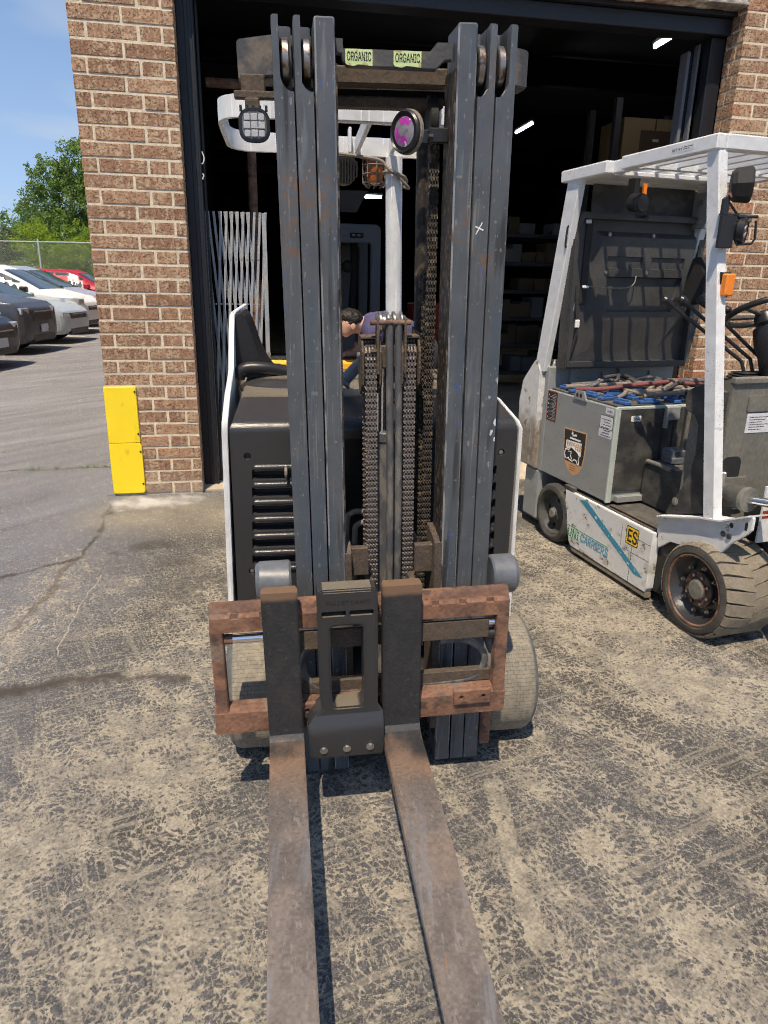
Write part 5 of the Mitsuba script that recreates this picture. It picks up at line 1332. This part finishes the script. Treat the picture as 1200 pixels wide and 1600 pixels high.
# lamps inside
scene['m_tube'] = {'type': 'diffuse', 'reflectance': rgb(.8)}
for i, (x, yv, z, L) in enumerate([(4.847, 2.736, 4.0, .46), (5.09, 7.43, 4.0, .80), (2.45, 7.0, 2.80, .30)]):
    lb = ['bright fluorescent tube at the top right of the dark doorway', 'second fluorescent tube, lower and further inside beside the mast', 'small hanging lamp far inside behind the white guard post'][i]
    t = thing('ceiling_lamp', lb, 'lamp', 'lamps inside the warehouse')
    dirv = np.array([.03, 1., 0]) if i < 2 else np.array([1, .0, 0])
    dirv = dirv / np.linalg.norm(dirv); c = np.array([x, yv, z])
    k = put(f'{t}__tube', cyl(c - dirv * L / 2, c + dirv * L / 2, .022, 12), 'm_tube', FW)
    scene[k]['emitter'] = {'type': 'area', 'radiance': rgb((7.0, 7.2, 7.4))}
    put(f'{t}__housing', tube([c - dirv * L * .55 + [0, 0, .05], c + dirv * L * .55 + [0, 0, .05]], .03, 8), 'm_shelf', FW)
    put(f'{t}__hanger', cat(*[cyl(c + dirv * L * s + [0, 0, .05], c + dirv * L * s + [0, 0, 5.0 - z], .004, 6) for s in (-.4, .4)]), 'm_shelf', FW, kind='stuff')
pl = thing('pipe', 'rusty pipe run high inside behind the left door jamb', 'pipe')
put(f'{pl}__run', tube([(.14, 1.0, 2.93), (.42, 1.0, 2.93), (.46, 1.0, 2.9), (.46, 1.0, 1.0)], .035, 12), 'm_rust', FW)
put(f'{BLD}__chalk_mark', tube([(.118, .188, 2.335), (.130, .188, 2.30), (.122, .188, 2.265), (.112, .188, 2.262)], .004, 6, 4), 'm_white_print', FW)
put(f'{BLD}__chalk_mark', tube([(.113, .188, 2.20), (.122, .188, 2.19), (.113, .188, 2.165)], .004, 6, 4), 'm_white_print', FW)


# ------------------------------------------------------------------ the mechanic
def body(joints, bones, step=.03):
    ms = []
    for a_, b_ in bones:
        (pa, ra), (pb, rb) = joints[a_], joints[b_]
        ms.append(m3.Manifold.hull(m3.Manifold.batch_boolean([m3.Manifold.sphere(ra, 20).translate(list(map(float, pa))), m3.Manifold.sphere(rb, 20).translate(list(map(float, pb)))], m3.OpType.Add)))
    u = m3.Manifold.batch_boolean(ms, m3.OpType.Add).refine_to_length(step).to_mesh()
    t = trimesh.Trimesh(u.vert_properties[:, :3], u.tri_verts, process=True)
    trimesh.smoothing.filter_taubin(t, .5, -.53, 12)
    return TM(t.vertices, t.faces)


plastic('m_skin', (.52, .30, .22), .5)
plastic('m_hair', (.015, .012, .011), .6)
plastic('m_shirt', lambda p, n, uv: C(.070, .064, .140) * (.75 + .5 * fbm(p.x * 22, p.y * 22, p.z * 22, 3)), .85)
plastic('m_trousers', (.03, .032, .045), .85)
pe = thing('person', 'person in a purple T-shirt bending over behind the mast', 'person')
J = dict(hipL=((1.93, .92, .95), .10), hipR=((1.93, 1.16, .95), .10), waist=((1.86, 1.03, 1.02), .135), chest=((1.60, 1.03, 1.125), .150), upper=((1.46, 1.03, 1.135), .135),
         shL=((1.42, .86, 1.115), .082), shR=((1.42, 1.21, 1.115), .082), elL=((1.345, .83, .90), .044), wrL=((1.24, .86, .765), .030),
         elR=((1.34, 1.24, .90), .044), wrR=((1.22, 1.16, .90), .030),
         neck=((1.35, 1.02, 1.155), .062), skull=((1.235, 1.0, 1.19), .092), face=((1.205, .985, 1.145), .074), chin=((1.205, .98, 1.085), .040),
         knL=((1.84, .90, .52), .068), anL=((1.95, .90, .11), .045), knR=((1.87, 1.18, .52), .068), anR=((1.97, 1.18, .11), .045), toL=((1.80, .89, .05), .036), toR=((1.82, 1.19, .05), .036))
J['slL'] = ((1.388, .848, 1.01), .068); J['slR'] = ((1.384, 1.222, 1.01), .068)
put(f'{pe}__skin', body(J, [('upper', 'neck'), ('neck', 'skull'), ('skull', 'face'), ('face', 'chin'), ('shL', 'elL'), ('elL', 'wrL'), ('shR', 'elR'), ('elR', 'wrR')], .02), 'm_skin', FW)
put(f'{pe}__shirt', roughen(body({k_: (p_, r_ * 1.07) for k_, (p_, r_) in J.items()}, [('waist', 'chest'), ('chest', 'upper'), ('upper', 'shL'), ('upper', 'shR'), ('chest', 'shL'), ('chest', 'shR'), ('shL', 'slL'), ('shR', 'slR')], .016), .014, 11, 3), 'm_shirt', FW)
put(f'{pe}__trousers', body({k_: (p_, r_ * 1.05) for k_, (p_, r_) in J.items()}, [('waist', 'hipL'), ('waist', 'hipR'), ('hipL', 'hipR'), ('hipL', 'knL'), ('knL', 'anL'), ('hipR', 'knR'), ('knR', 'anR')], .03), 'm_trousers', FW)
for s in 'LR':
    put(f'{pe}__shoe', body({k_: (p_, r_ * 1.15) for k_, (p_, r_) in J.items()}, [('an' + s, 'to' + s)], .03), 'm_matt_black', FW)
hair = boolean(ell((1.245, 1.003, 1.212), (.112, .098, .090), 3), hull([(1.19, .8, 1.0), (1.19, 1.2, 1.0), (1.06, .8, 1.18), (1.06, 1.2, 1.18), (1.17, .8, 1.18), (1.17, 1.2, 1.18), (1.26, .8, 1.155), (1.26, 1.2, 1.155), (1.28, .8, 1.0), (1.28, 1.2, 1.0)]))
hair = hair.subdivide(); put(f'{pe}__hair', roughen(roughen(hair, .012, 30), .006, 110, 5), 'm_hair', FW)
put(f'{pe}__ear', ell((1.258, .915, 1.155), (.022, .010, .030)), 'm_skin', FW)
put(f'{pe}__nose', hull([(1.135, .985, 1.135), (1.118, .975, 1.108), (1.14, .985, 1.10), (1.145, .965, 1.115), (1.145, 1.0, 1.115)]), 'm_skin', FW)
for yy in (.952, 1.015):
    put(f'{pe}__eye', ell((1.146, yy, 1.152), (.008, .012, .008), 1), 'm_hair', FW)
put(f'{pe}__mouth', ell((1.150, .982, 1.085), (.008, .020, .005), 1), 'm_drum', FW)
for s, (wx, wy, wz), dv_ in (('L', (1.24, .86, .765), (-.55, .25, -.55)), ('R', (1.22, 1.16, .90), (-.85, -.25, -.3))):
    d_ = np.array(dv_) / np.linalg.norm(dv_); sd = np.cross(d_, (0, 0, 1)); sd /= np.linalg.norm(sd); nn = np.cross(sd, d_)
    w0 = np.array([wx, wy, wz]); JJ = {'w': (w0, .027)}; BB = []
    for i, (o, L) in enumerate(((-.030, .060), (-.010, .072), (.010, .070), (.030, .054))):
        kn_ = w0 + d_ * .085 + sd * o; JJ[f'k{i}'] = (kn_, .0125); m_ = kn_ + (d_ * .8 - nn * .45) * L * .55; JJ[f'm{i}'] = (m_, .0085); t_ = m_ + (d_ * .35 - nn * .8) * L * .5; JJ[f't{i}'] = (t_, .0072)
        BB += [('w', f'k{i}'), (f'k{i}', f'm{i}'), (f'm{i}', f't{i}')]
    sgn = 1 if s == 'L' else -1
    JJ['b'] = (w0 + d_ * .035 + sd * .028 * sgn, .014); JJ['c'] = (w0 + d_ * .07 + sd * .055 * sgn - nn * .02, .010); JJ['d'] = (w0 + d_ * .095 + sd * .055 * sgn - nn * .035, .008)
    BB += [('w', 'b'), ('b', 'c'), ('c', 'd')]
    put(f'{pe}__hand', body(JJ, BB, .006), 'm_skin', FW)

# ------------------------------------------------------------------ parked cars
for nm, c, cl in (('m_car_black', (.018, .019, .023), 1.0), ('m_car_grey', (.060, .062, .075), 1.0), ('m_car_silver', (.42, .47, .50), 1.0), ('m_car_white', (.66, .66, .64), 1.0), ('m_car_lavender', (.36, .40, .50), 1.0), ('m_car_red', (.36, .012, .028), 1.0)):
    mat(nm, c, .32, .25 if nm in ('m_car_silver', 'm_car_lavender', 'm_car_grey') else 0, specular=.5, clearcoat=1.0, clearcoat_gloss=.95)
mat('m_car_glass', (.035, .05, .055), .06, 0, specular=.9, clearcoat=1.0, clearcoat_gloss=1.0)
plastic('m_car_trim', (.015, .015, .016), .4)
mat('m_headlight', (.55, .57, .58), .12, .6, clearcoat=1.0)
plastic('m_rubber', (.025, .025, .025), .8)
plastic('m_plate', (.50, .55, .60), .5)


def car(label, paint, nose, yc, W, prof, belt, roofw, wheels, L, lamp_z, grille, plate, extra=()):
    """prof: (x back from the nose, top z); belt: (x, z); the car points along +x of the yard."""
    F = frame((nose, yc, 0), 1.5)
    key = thing('parked_car', label, 'car', 'cars parked nose out along the lot')
    xs = np.unique(np.round(np.r_[np.array(prof)[:, 0], np.array(belt)[:, 0].clip(0, L), [w_ for q_ in extra[0] for w_ in q_], extra[1], [.12, .7, L - .6, L - .15, .5, L - .5], 0, .04, .10, .2, .35, .55, .8, np.linspace(1.0, L - .1, 22), L - .03, L], 3))
    px, pz = np.array(prof).T; bx, bz = np.array(belt).T
    hw = lambda x: W / 2 * np.interp(x, [0, .04, .12, .35, .7, L - .6, L - .15, L], [.64, .78, .88, .955, 1, 1, .93, .80])
    top = lambda x: np.interp(x, px, pz)
    bel = lambda x: min(np.interp(x, bx, bz), top(x) - .02)
    gnd = lambda x: np.interp(x, [0, .12, .5, L - .5, L], [.30, .22, .19, .20, .34])

    def ringat(x, grow=0.0):
        w, t, bb, g = hw(x), top(x), bel(x), gnd(x)
        f = np.clip((t - bb) / .35, 0, 1); rw = w * (1 - f) * .94 + f * roofw
        half = [(w * .86, g), (w * .97, g + .08), (w, .45), (w * 1.0, .62), (w * .985, bb - .06), (w * .955, bb), (rw + (w * .955 - rw) * .45, bb + (t - bb) * .55), (rw, t - .07 * f - .012), (rw * .86, t - .015 * f - .002), (rw * .5, t)]
        half = [(y + grow * np.sign(y), z) for y, z in half]
        pts = half + [(-y, z) for y, z in half[::-1]]
        return np.array([(-x, y, z) for y, z in pts])
    hullm = loft([ringat(x) for x in xs])
    cuts = [man(cyl((-x, s * (W / 2 - .24), .335), (-x, s * (W / 2 + .2), .335), .375, 32)) for x in wheels for s in (-1, 1)]
    bod = boolean(hullm, m3.Manifold.batch_boolean(cuts, m3.OpType.Add))
    kb = put(f'{key}__body', bod, paint, F, 28)
    # glass: strips of the loft lifted a few millimetres
    def strip(x0, x1, u0, u1, side, n=6, lift=.010):
        V, Fc = [], []
        st_ = xs[(xs >= x0 - 1e-6) & (xs <= x1 + 1e-6)]; n = len(st_)
        for i, x in enumerate(st_):
            r_ = ringat(x)
            for u in (u0, u1):
                k0 = int(u); q = r_[k0] + (r_[min(k0 + 1, 9)] - r_[k0]) * (u - k0)
                q = q.copy(); q[1] = (abs(q[1]) + lift) * side; q[2] += lift * .4
                V.append(q)
        for i in range(n - 1):
            a_ = 2 * i; Fc += [(a_, a_ + 2, a_ + 3), (a_, a_ + 3, a_ + 1)]
        m = TM(V, Fc); m2 = TM(np.array(V) - [0, side * .004, 0], np.array(Fc)[:, ::-1])
        return cat(m, m2)
    wins, ws = extra
    for x0, x1 in wins:
        for s in (-1, 1):
            put(f'{key}__side_window', strip(x0, x1, 5.15, 6.9, s), 'm_car_glass', F, False)
    x0, x1 = ws; V, Fc = [], []
    st_ = xs[(xs >= x0 - 1e-6) & (xs <= x1 + 1e-6)]
    for x in st_:
        r_ = ringat(x)
        for q in (r_[7] * [1, .90, 1], r_[8], r_[9], r_[10], r_[11], r_[12] * [1, .90, 1]):
            V.append(q + [.006, 0, .006])
    for i in range(len(st_) - 1):
        for j in range(5):
            a_ = 6 * i + j; Fc += [(a_, a_ + 1, a_ + 7), (a_, a_ + 7, a_ + 6)]
    V = np.array(V); put(f'{key}__windscreen', cat(TM(V, Fc), TM(V - [.003, 0, .003], np.array(Fc)[:, ::-1])), 'm_car_glass', F, True)
    for x in wheels:
        for s in (-1, 1):
            kw = key_for(f'{key}__wheel')
            put(f'{kw}__tyre', lathe([(.22, .0), (.30, .0), (.325, .02), (.33, .05), (.33, .17), (.30, .20), (.22, .20)], (-x, s * (W / 2 - .015), .33), (0, -s, 0), 28, True), 'm_rubber', F)
            put(f'{kw}__rim', lathe([(.001, .02), (.05, .015), (.07, .04), (.20, .03), (.22, .005), (.225, .06), (.001, .08)], (-x, s * (W / 2 - .015), .33), (0, -s, 0), 20), 'm_steel', F)
    for s in (-1, 1):
        z0, z1, l0 = lamp_z
        P = [(-.02, s * hw(.05) * .72, z0 + .03), (-.02, s * hw(.05) * .72, z1 - .02), (-l0, s * (hw(l0) + .006), z1 + .03), (-l0 * .8, s * (hw(l0 * .8) + .006), z0 + .03), (-.06, s * (hw(.06) + .012), z0 + .01), (-.06, s * (hw(.06) + .012), z1 - .01), (-.10, s * hw(.1) * .6, z1), (-.10, s * hw(.1) * .6, z0)]
        put(f'{key}__headlight', hull(P), 'm_headlight', F, 25)
        put(f'{key}__mirror', union(box(-extra[1][0] - .35, -extra[1][0] - .17, s * (W / 2 + .02), s * (W / 2 + .20), bel(1.4) + .0, bel(1.4) + .15, .03)), paint if paint != 'm_car_white' else 'm_car_trim', F)
    for i, (gz0, gz1, gy, gx) in enumerate(grille):
        put(f'{key}__grille', hull([(gx, s * gy, z) for s in (-1, 1) for z in (gz0, gz1)] + [(-.06, s * gy * 1.04, z) for s in (-1, 1) for z in (gz0, gz1)]), 'm_car_trim', F, False)
    gz0, gz1, gy, gx = grille[-1]
    put(f'{key}__chrome_bar', box(gx - .002, gx + .012, -gy * .9, gy * .9, gz1 - .035, gz1 - .012, .003), 'm_steel', F, False)
    for s in (-1, 1):
        put(f'{key}__fog_lamp', hull([(-.035, s * .50, .40), (-.035, s * .66, .43), (-.035, s * .66, .52), (-.035, s * .52, .50), (-.14, s * .52, .40), (-.14, s * .80, .42), (-.14, s * .80, .53), (-.14, s * .52, .52)]), 'm_car_trim', F, False)
    if plate:
        put(f'{key}__number_plate', box(grille[-1][3] + .003, grille[-1][3] + .018, -.155, .155, plate, plate + .15, .003), 'm_plate', F, False)
    return key, F


SEDAN = [(0, .62), (.06, .72), (.25, .82), (.9, .93), (1.25, .985), (1.9, 1.32), (2.35, 1.42), (2.9, 1.42), (3.7, 1.2), (4.1, 1.02), (4.45, .95), (4.55, .7)]
SUVP = [(0, .72), (.05, .88), (.22, .99), (.8, 1.09), (1.15, 1.14), (1.85, 1.55), (2.2, 1.66), (3.4, 1.68), (4.2, 1.58), (4.45, 1.2), (4.58, .8)]
VANP = [(0, .68), (.06, .82), (.3, .96), (.75, 1.06), (1.0, 1.12), (1.95, 1.60), (2.4, 1.73), (3.9, 1.75), (4.7, 1.66), (4.95, 1.2), (5.05, .8)]
BS, BU, BV = [(0, .8), (1.2, .93), (4.5, 1.0)], [(0, .95), (1.1, 1.06), (4.6, 1.15)], [(0, .9), (1.0, 1.05), (5, 1.12)]
car('black car, only its nose showing at the left edge', 'm_car_black', -6.35, 11.95, 1.82, SEDAN, BS, .60, (.88, 3.55), 4.55, (.62, .74, .40), [(.24, .34, .46, .006), (.50, .64, .44, .010)], .36, ([(1.75, 2.55), (2.62, 3.4)], (1.28, 1.92)))
car('dark grey SUV between the black and the silver car', 'm_car_grey', -6.95, 14.75, 1.85, SUVP, BU, .62, (.92, 3.58), 4.58, (.76, .90, .55), [(.26, .38, .48, .006), (.64, .84, .42, .010)], .42, ([(1.75, 2.6), (2.68, 3.5)], (1.2, 1.9)))
car('pale silver blue hatchback with angular black bumper intakes', 'm_car_silver', -7.25, 17.2, 1.80, SEDAN, BS, .60, (.88, 3.58), 4.55, (.60, .71, .55), [(.22, .34, .50, .006), (.56, .68, .46, .010)], None, ([(1.75, 2.55), (2.62, 3.5)], (1.28, 1.92)))
car('white minivan with dark side windows', 'm_car_white', -8.0, 20.0, 1.98, VANP, BV, .70, (.95, 3.95), 5.05, (.78, .92, .5), [(.26, .36, .46, .006), (.62, .72, .34, .010)], None, ([(1.55, 2.45), (2.55, 3.4), (3.5, 4.4)], (1.05, 2.0)))
car('lavender silver van behind the white minivan', 'm_car_lavender', -8.80, 22.9, 1.95, VANP, BV, .70, (.95, 3.95), 5.05, (.78, .92, .5), [(.26, .36, .46, .006), (.62, .72, .34, .010)], None, ([(1.55, 2.45), (2.55, 3.4), (3.5, 4.4)], (1.05, 2.0)))
car('red SUV farthest along the row of cars', 'm_car_red', -8.6, 25.8, 1.9, SUVP, BU, .64, (.92, 3.58), 4.58, (.76, .90, .55), [(.26, .38, .48, .006), (.64, .84, .42, .010)], None, ([(1.7, 2.6), (2.68, 3.6)], (1.2, 1.9)))
for i in range(6):
    y = 10.6 + 2.72 * i
    put('parking_line', box(-13.5, -7.2 - .2 * i, y, y + .09, .0, .006), 'm_parking', I4, False)
mat('m_parking', (.50, .46, .34), .8)
for i in range(6):
    labels['parking_line' if i == 0 else f'parking_line_{i:03d}'] = {'kind': 'structure'}

# ------------------------------------------------------------------ fence, trees
plastic('m_galv', (.42, .44, .45), .5)
fn = thing('chain_link_fence', 'tall chain link fence behind the parked cars', 'fence')
fx0, fx1, fy, fh = -34.0, -6.0, 31.0, 2.75
for x in np.arange(fx0, fx1 + .1, 2.8):
    put(f'{fn}__post', cyl((x, fy, 0), (x, fy, fh + .12), .035, 10), 'm_galv')
put(f'{fn}__top_rail', cyl((fx0, fy, fh), (fx1, fy, fh), .024, 8), 'm_galv')
wv, wf = [], []
def wire(p0, p1, t=.0022):
    a_, c_ = np.array(p0), np.array(p1); d = c_ - a_; d /= np.linalg.norm(d); n1 = np.array([d[2], 0, -d[0]]) * t; n2 = np.array([0, t, 0])
    o = len(wv)
    for q in (a_, c_):
        wv.extend([q + n1, q + n2, q - n1, q - n2])
    for j in range(4):
        k_ = (j + 1) % 4; wf.extend([(o + j, o + k_, o + 4 + k_), (o + j, o + 4 + k_, o + 4 + j)])
for x in np.arange(fx0, fx1, .085):
    for s in (-1, 1):
        xa, xb = x, x + s * fh * .9
        za, zb = .03, fh
        if xb < fx0: zb = .03 + (fh - .03) * (xa - fx0) / (xa - xb); xb = fx0
        if xb > fx1: zb = .03 + (fh - .03) * (fx1 - xa) / (xb - xa); xb = fx1
        if zb > .1: wire((xa, fy + .03 + .004 * s, za), (xb, fy + .03 + .004 * s, zb))
put(f'{fn}__mesh', TM(wv, wf), 'm_galv', I4, False, kind='stuff')


def leafmat(name, a_, b_):
    scene[name] = {'type': 'principledthin', 'base_color': proc(lambda p, n, uv: mix(C(*a_), C(*b_), noise(p.x * 1.1, p.y * 1.1, p.z * 1.3) * .6 + .4 * cell_rand(p.x * 7, p.y * 7, p.z * 7))), 'roughness': .6, 'diff_trans': .75, 'eta': 1.35}
    return name


leafmat('m_leaf', (.13, .215, .055), (.24, .36, .10))
leafmat('m_leaf_yellow', (.20, .31, .03), (.34, .44, .07))
leafmat('m_leaf_dull', (.13, .17, .075), (.22, .26, .13))
mat('m_bark', lambda p, n, uv: C(.14, .115, .09) * (.6 + .8 * fbm(p.x * 12, p.y * 12, p.z * 3, 3)), .9)


def tree(name, label, cat_, base, h, blobs, leaf, nleaf, size, seed, trunk=True, group=None):
    r = np.random.default_rng(seed); key = thing(name, label, cat_, group)
    bx_, by_ = base
    if trunk:
        put(f'{key}__trunk', tube([(bx_, by_, -.1), (bx_ + .1, by_, h * .25), (bx_ - .1, by_, h * .5), (bx_ + .05, by_, h * .82)], [h * .024, h * .018, h * .012, h * .005], 10, 4), 'm_bark')
        for i in range(8):
            z = h * (.28 + .07 * i); a_ = i * 2.4; L = h * .22 * (1 - .07 * i)
            put(f'{key}__limb', tube([(bx_, by_, z), (bx_ + L * .5 * math.cos(a_), by_ + L * .5 * math.sin(a_), z + L * .45), (bx_ + L * math.cos(a_), by_ + L * math.sin(a_), z + L * .8)], [h * .009, h * .006, h * .002], 7, 4), 'm_bark')
    P = []
    tot = sum(b_[3] ** 2 for b_ in blobs)
    for cx, cy, cz_, rr, sz in blobs:
        n = int(nleaf * rr ** 2 / tot)
        # twig clumps on a noisy shell, leaves round each
        m = max(n // 26, 4); u = r.normal(size=(m, 3)); u /= np.linalg.norm(u, axis=1, keepdims=True)
        rad = rr * (.45 + .6 * r.random(m) ** .6)
        c = np.array([bx_ + cx, by_ + cy, cz_]) + u * rad[:, None] * [1, 1, sz]
        keep = meshkit.noise(c * .9, seed) > .30; c = c[keep]
        q = c[r.integers(0, len(c), n)] + r.normal(size=(n, 3)) * rr * .085
        P.append(q)
    P = np.vstack(P); n = len(P)
    a_ = r.normal(size=(n, 3)); a_ /= np.linalg.norm(a_, axis=1, keepdims=True); b_ = np.cross(a_, r.normal(size=(n, 3))); b_ /= np.linalg.norm(b_, axis=1, keepdims=True)
    s = size * r.uniform(.6, 1.3, (n, 1))
    V = np.stack([P - a_ * s, P + b_ * s * .5, P + a_ * s, P - b_ * s * .5], 1).reshape(-1, 3); i4 = np.arange(n)[:, None] * 4
    Fc = np.vstack([i4 + [0, 1, 2], i4 + [0, 2, 3]])
    put(f'{key}__crown', TM(V, Fc), leaf, I4, False, kind='stuff')


tree('tree', 'tall loose green tree rising behind the fence beside the brick pier', 'tree', (-18.6, 45.0), 9.0,
     [(.3, 0, 7.5, 1.25, 1.0), (-1.3, 0, 6.6, 1.3, 1.0), (1.5, 0, 7.8, 1.4, 1.1), (-2.1, .5, 5.2, 1.3, .9), (.2, 0, 5.6, 1.5, .9), (2.0, 0, 5.8, 1.5, 1.1), (-1.0, 0, 4.0, 1.6, .7), (1.4, 0, 3.8, 1.6, .8), (2.9, 0, 7.0, 1.2, 1.0), (-2.4, 0, 3.4, 1.4, .8)], 'm_leaf', 34000, .085, 1)
tree('tree', 'darker tree behind the tall green one at the pier', 'tree', (-16.2, 47.0), 8.4,
     [(0, 0, 6.8, 1.9, 1.2), (-1, 0, 5.2, 2.2, 1.1), (1.6, 0, 5.6, 2.2, 1.2), (0, 0, 3.2, 2.4, .9)], 'm_leaf', 26000, .085, 2)
tree('tree', 'tree at the left edge behind the fence', 'tree', (-25.6, 44.0), 6.6,
     [(0, 0, 4.9, 1.9, 1.0), (-1.6, 0, 4.0, 1.8, 1.0), (1.2, 0, 3.4, 1.7, 1.0), (-3.2, 0, 4.6, 2.0, 1.0), (-.4, 0, 2.2, 1.9, .8)], 'm_leaf', 26000, .08, 3)
tree('bush', 'bright yellow green bush at the fence behind the cars', 'bush', (-14.6, 34.0), 3.6,
     [(0, 0, 2.6, 1.35, .9), (-1.2, 0, 2.9, 1.05, .8), (1.0, 0, 2.4, 1.1, .9), (-.2, 0, 1.5, 1.35, .9), (1.2, .2, 1.3, 1.0, .9), (-1.6, .2, 1.6, 1.0, .9)], 'm_leaf_yellow', 30000, .05, 4, False)
tree('bush', 'dull grey green brush behind the left stretch of the fence', 'bush', (-20.5, 35.5), 3.2,
     [(0, 0, 2.2, 1.5, .9), (-2.2, 0, 2.0, 1.5, .9), (2.0, 0, 1.9, 1.4, .9), (-4.2, 0, 2.2, 1.5, .9), (-1, 0, 3.0, 1.1, .8), (2.6, 0, 2.8, 1.0, .8), (-6, 0, 2.1, 1.5, 1)], 'm_leaf_dull', 34000, .055, 5, False)
tree('bush', 'greyish half bare brush between the bright bush and the pier', 'bush', (-12.0, 35.0), 2.8,
     [(0, 0, 1.7, 1.1, 1.1), (1.4, 0, 1.8, 1.2, 1.1), (2.8, 0, 1.9, 1.2, 1.0)], 'm_leaf_dull', 9000, .045, 6, False)
tree('treeline', 'far row of trees closing the view behind the fence', 'trees', (-24, 62), 6, [(i * 3.4 - 20, (i % 3), 3.2 + (i % 2), 2.8, 1.1) for i in range(14)], 'm_leaf', 40000, .13, 7, False)
labels['treeline']['kind'] = 'stuff'
sh_ = thing('shed', 'small shed with a reddish roof behind the fence at the far left', 'shed')
put(f'{sh_}__wall', box(-24.4, -22.6, 40.0, 42, 0, 1.75, .02), 'm_pale_wall')
put(f'{sh_}__roof', hull([(-24.7, 39.8, 1.76), (-22.3, 39.8, 1.76), (-24.2, 41, 2.15), (-22.8, 41, 2.15), (-24.7, 42.2, 1.76), (-22.3, 42.2, 1.76)]), 'm_stone_red', I4, False)
plastic('m_stone_red', (.30, .15, .12), .8)
tr = thing('trailer', 'white box trailer behind the fence beside the brick pier', 'trailer')
put(f'{tr}__box', box(-14.5, -9.5, 40, 42.4, 1.0, 3.45, .05), 'm_car_white')
put(f'{tr}__frame', box(-14.3, -9.7, 40.2, 42.2, .55, .99, .02), 'm_car_trim')
for x in (-13.6, -10.6):
    put(f'{tr}__wheel', cat(cyl((x, 39.98, .45), (x, 40.3, .45), .45, 20)), 'm_rubber')
bn = thing('sign_panel', 'small black panel on a post above the far red car', 'sign')
put(f'{bn}__panel', box(-10.55, -9.75, 29.0, 29.08, 1.72, 2.02, .01), 'm_car_trim')
put(f'{bn}__post', cyl((-10.1, 29.05, 0), (-10.1, 29.05, 1.71), .03, 8), 'm_galv')
# weeds in the joint by the pier
gw = TM(np.zeros((0, 3)), np.zeros((0, 3), int))
ww, wwf = [], []
r12 = np.random.default_rng(12)
for i in range(90):
    t = r12.random(); c = np.array([-2.95 + 1.0 * t, 5.61 + .25 * t, 0.0]) + [r12.normal() * .02, r12.normal() * .012, 0]
    if 0.25 < t < .6 and r12.random() < .6: continue
    hgt = r12.uniform(.015, .05) * (1.6 if t > .7 else 1); dx, dy = r12.normal(size=2) * .02; o = len(ww)
    ww += [c + [-.004, 0, 0], c + [.004, 0, 0], c + [dx, dy, hgt]]; wwf += [(o, o + 1, o + 2)]
put('weeds', TM(ww, wwf), 'm_leaf', I4, False)
labels['weeds'] = {'kind': 'stuff', 'label': 'small weeds growing in the pavement joint', 'category': 'weeds'}
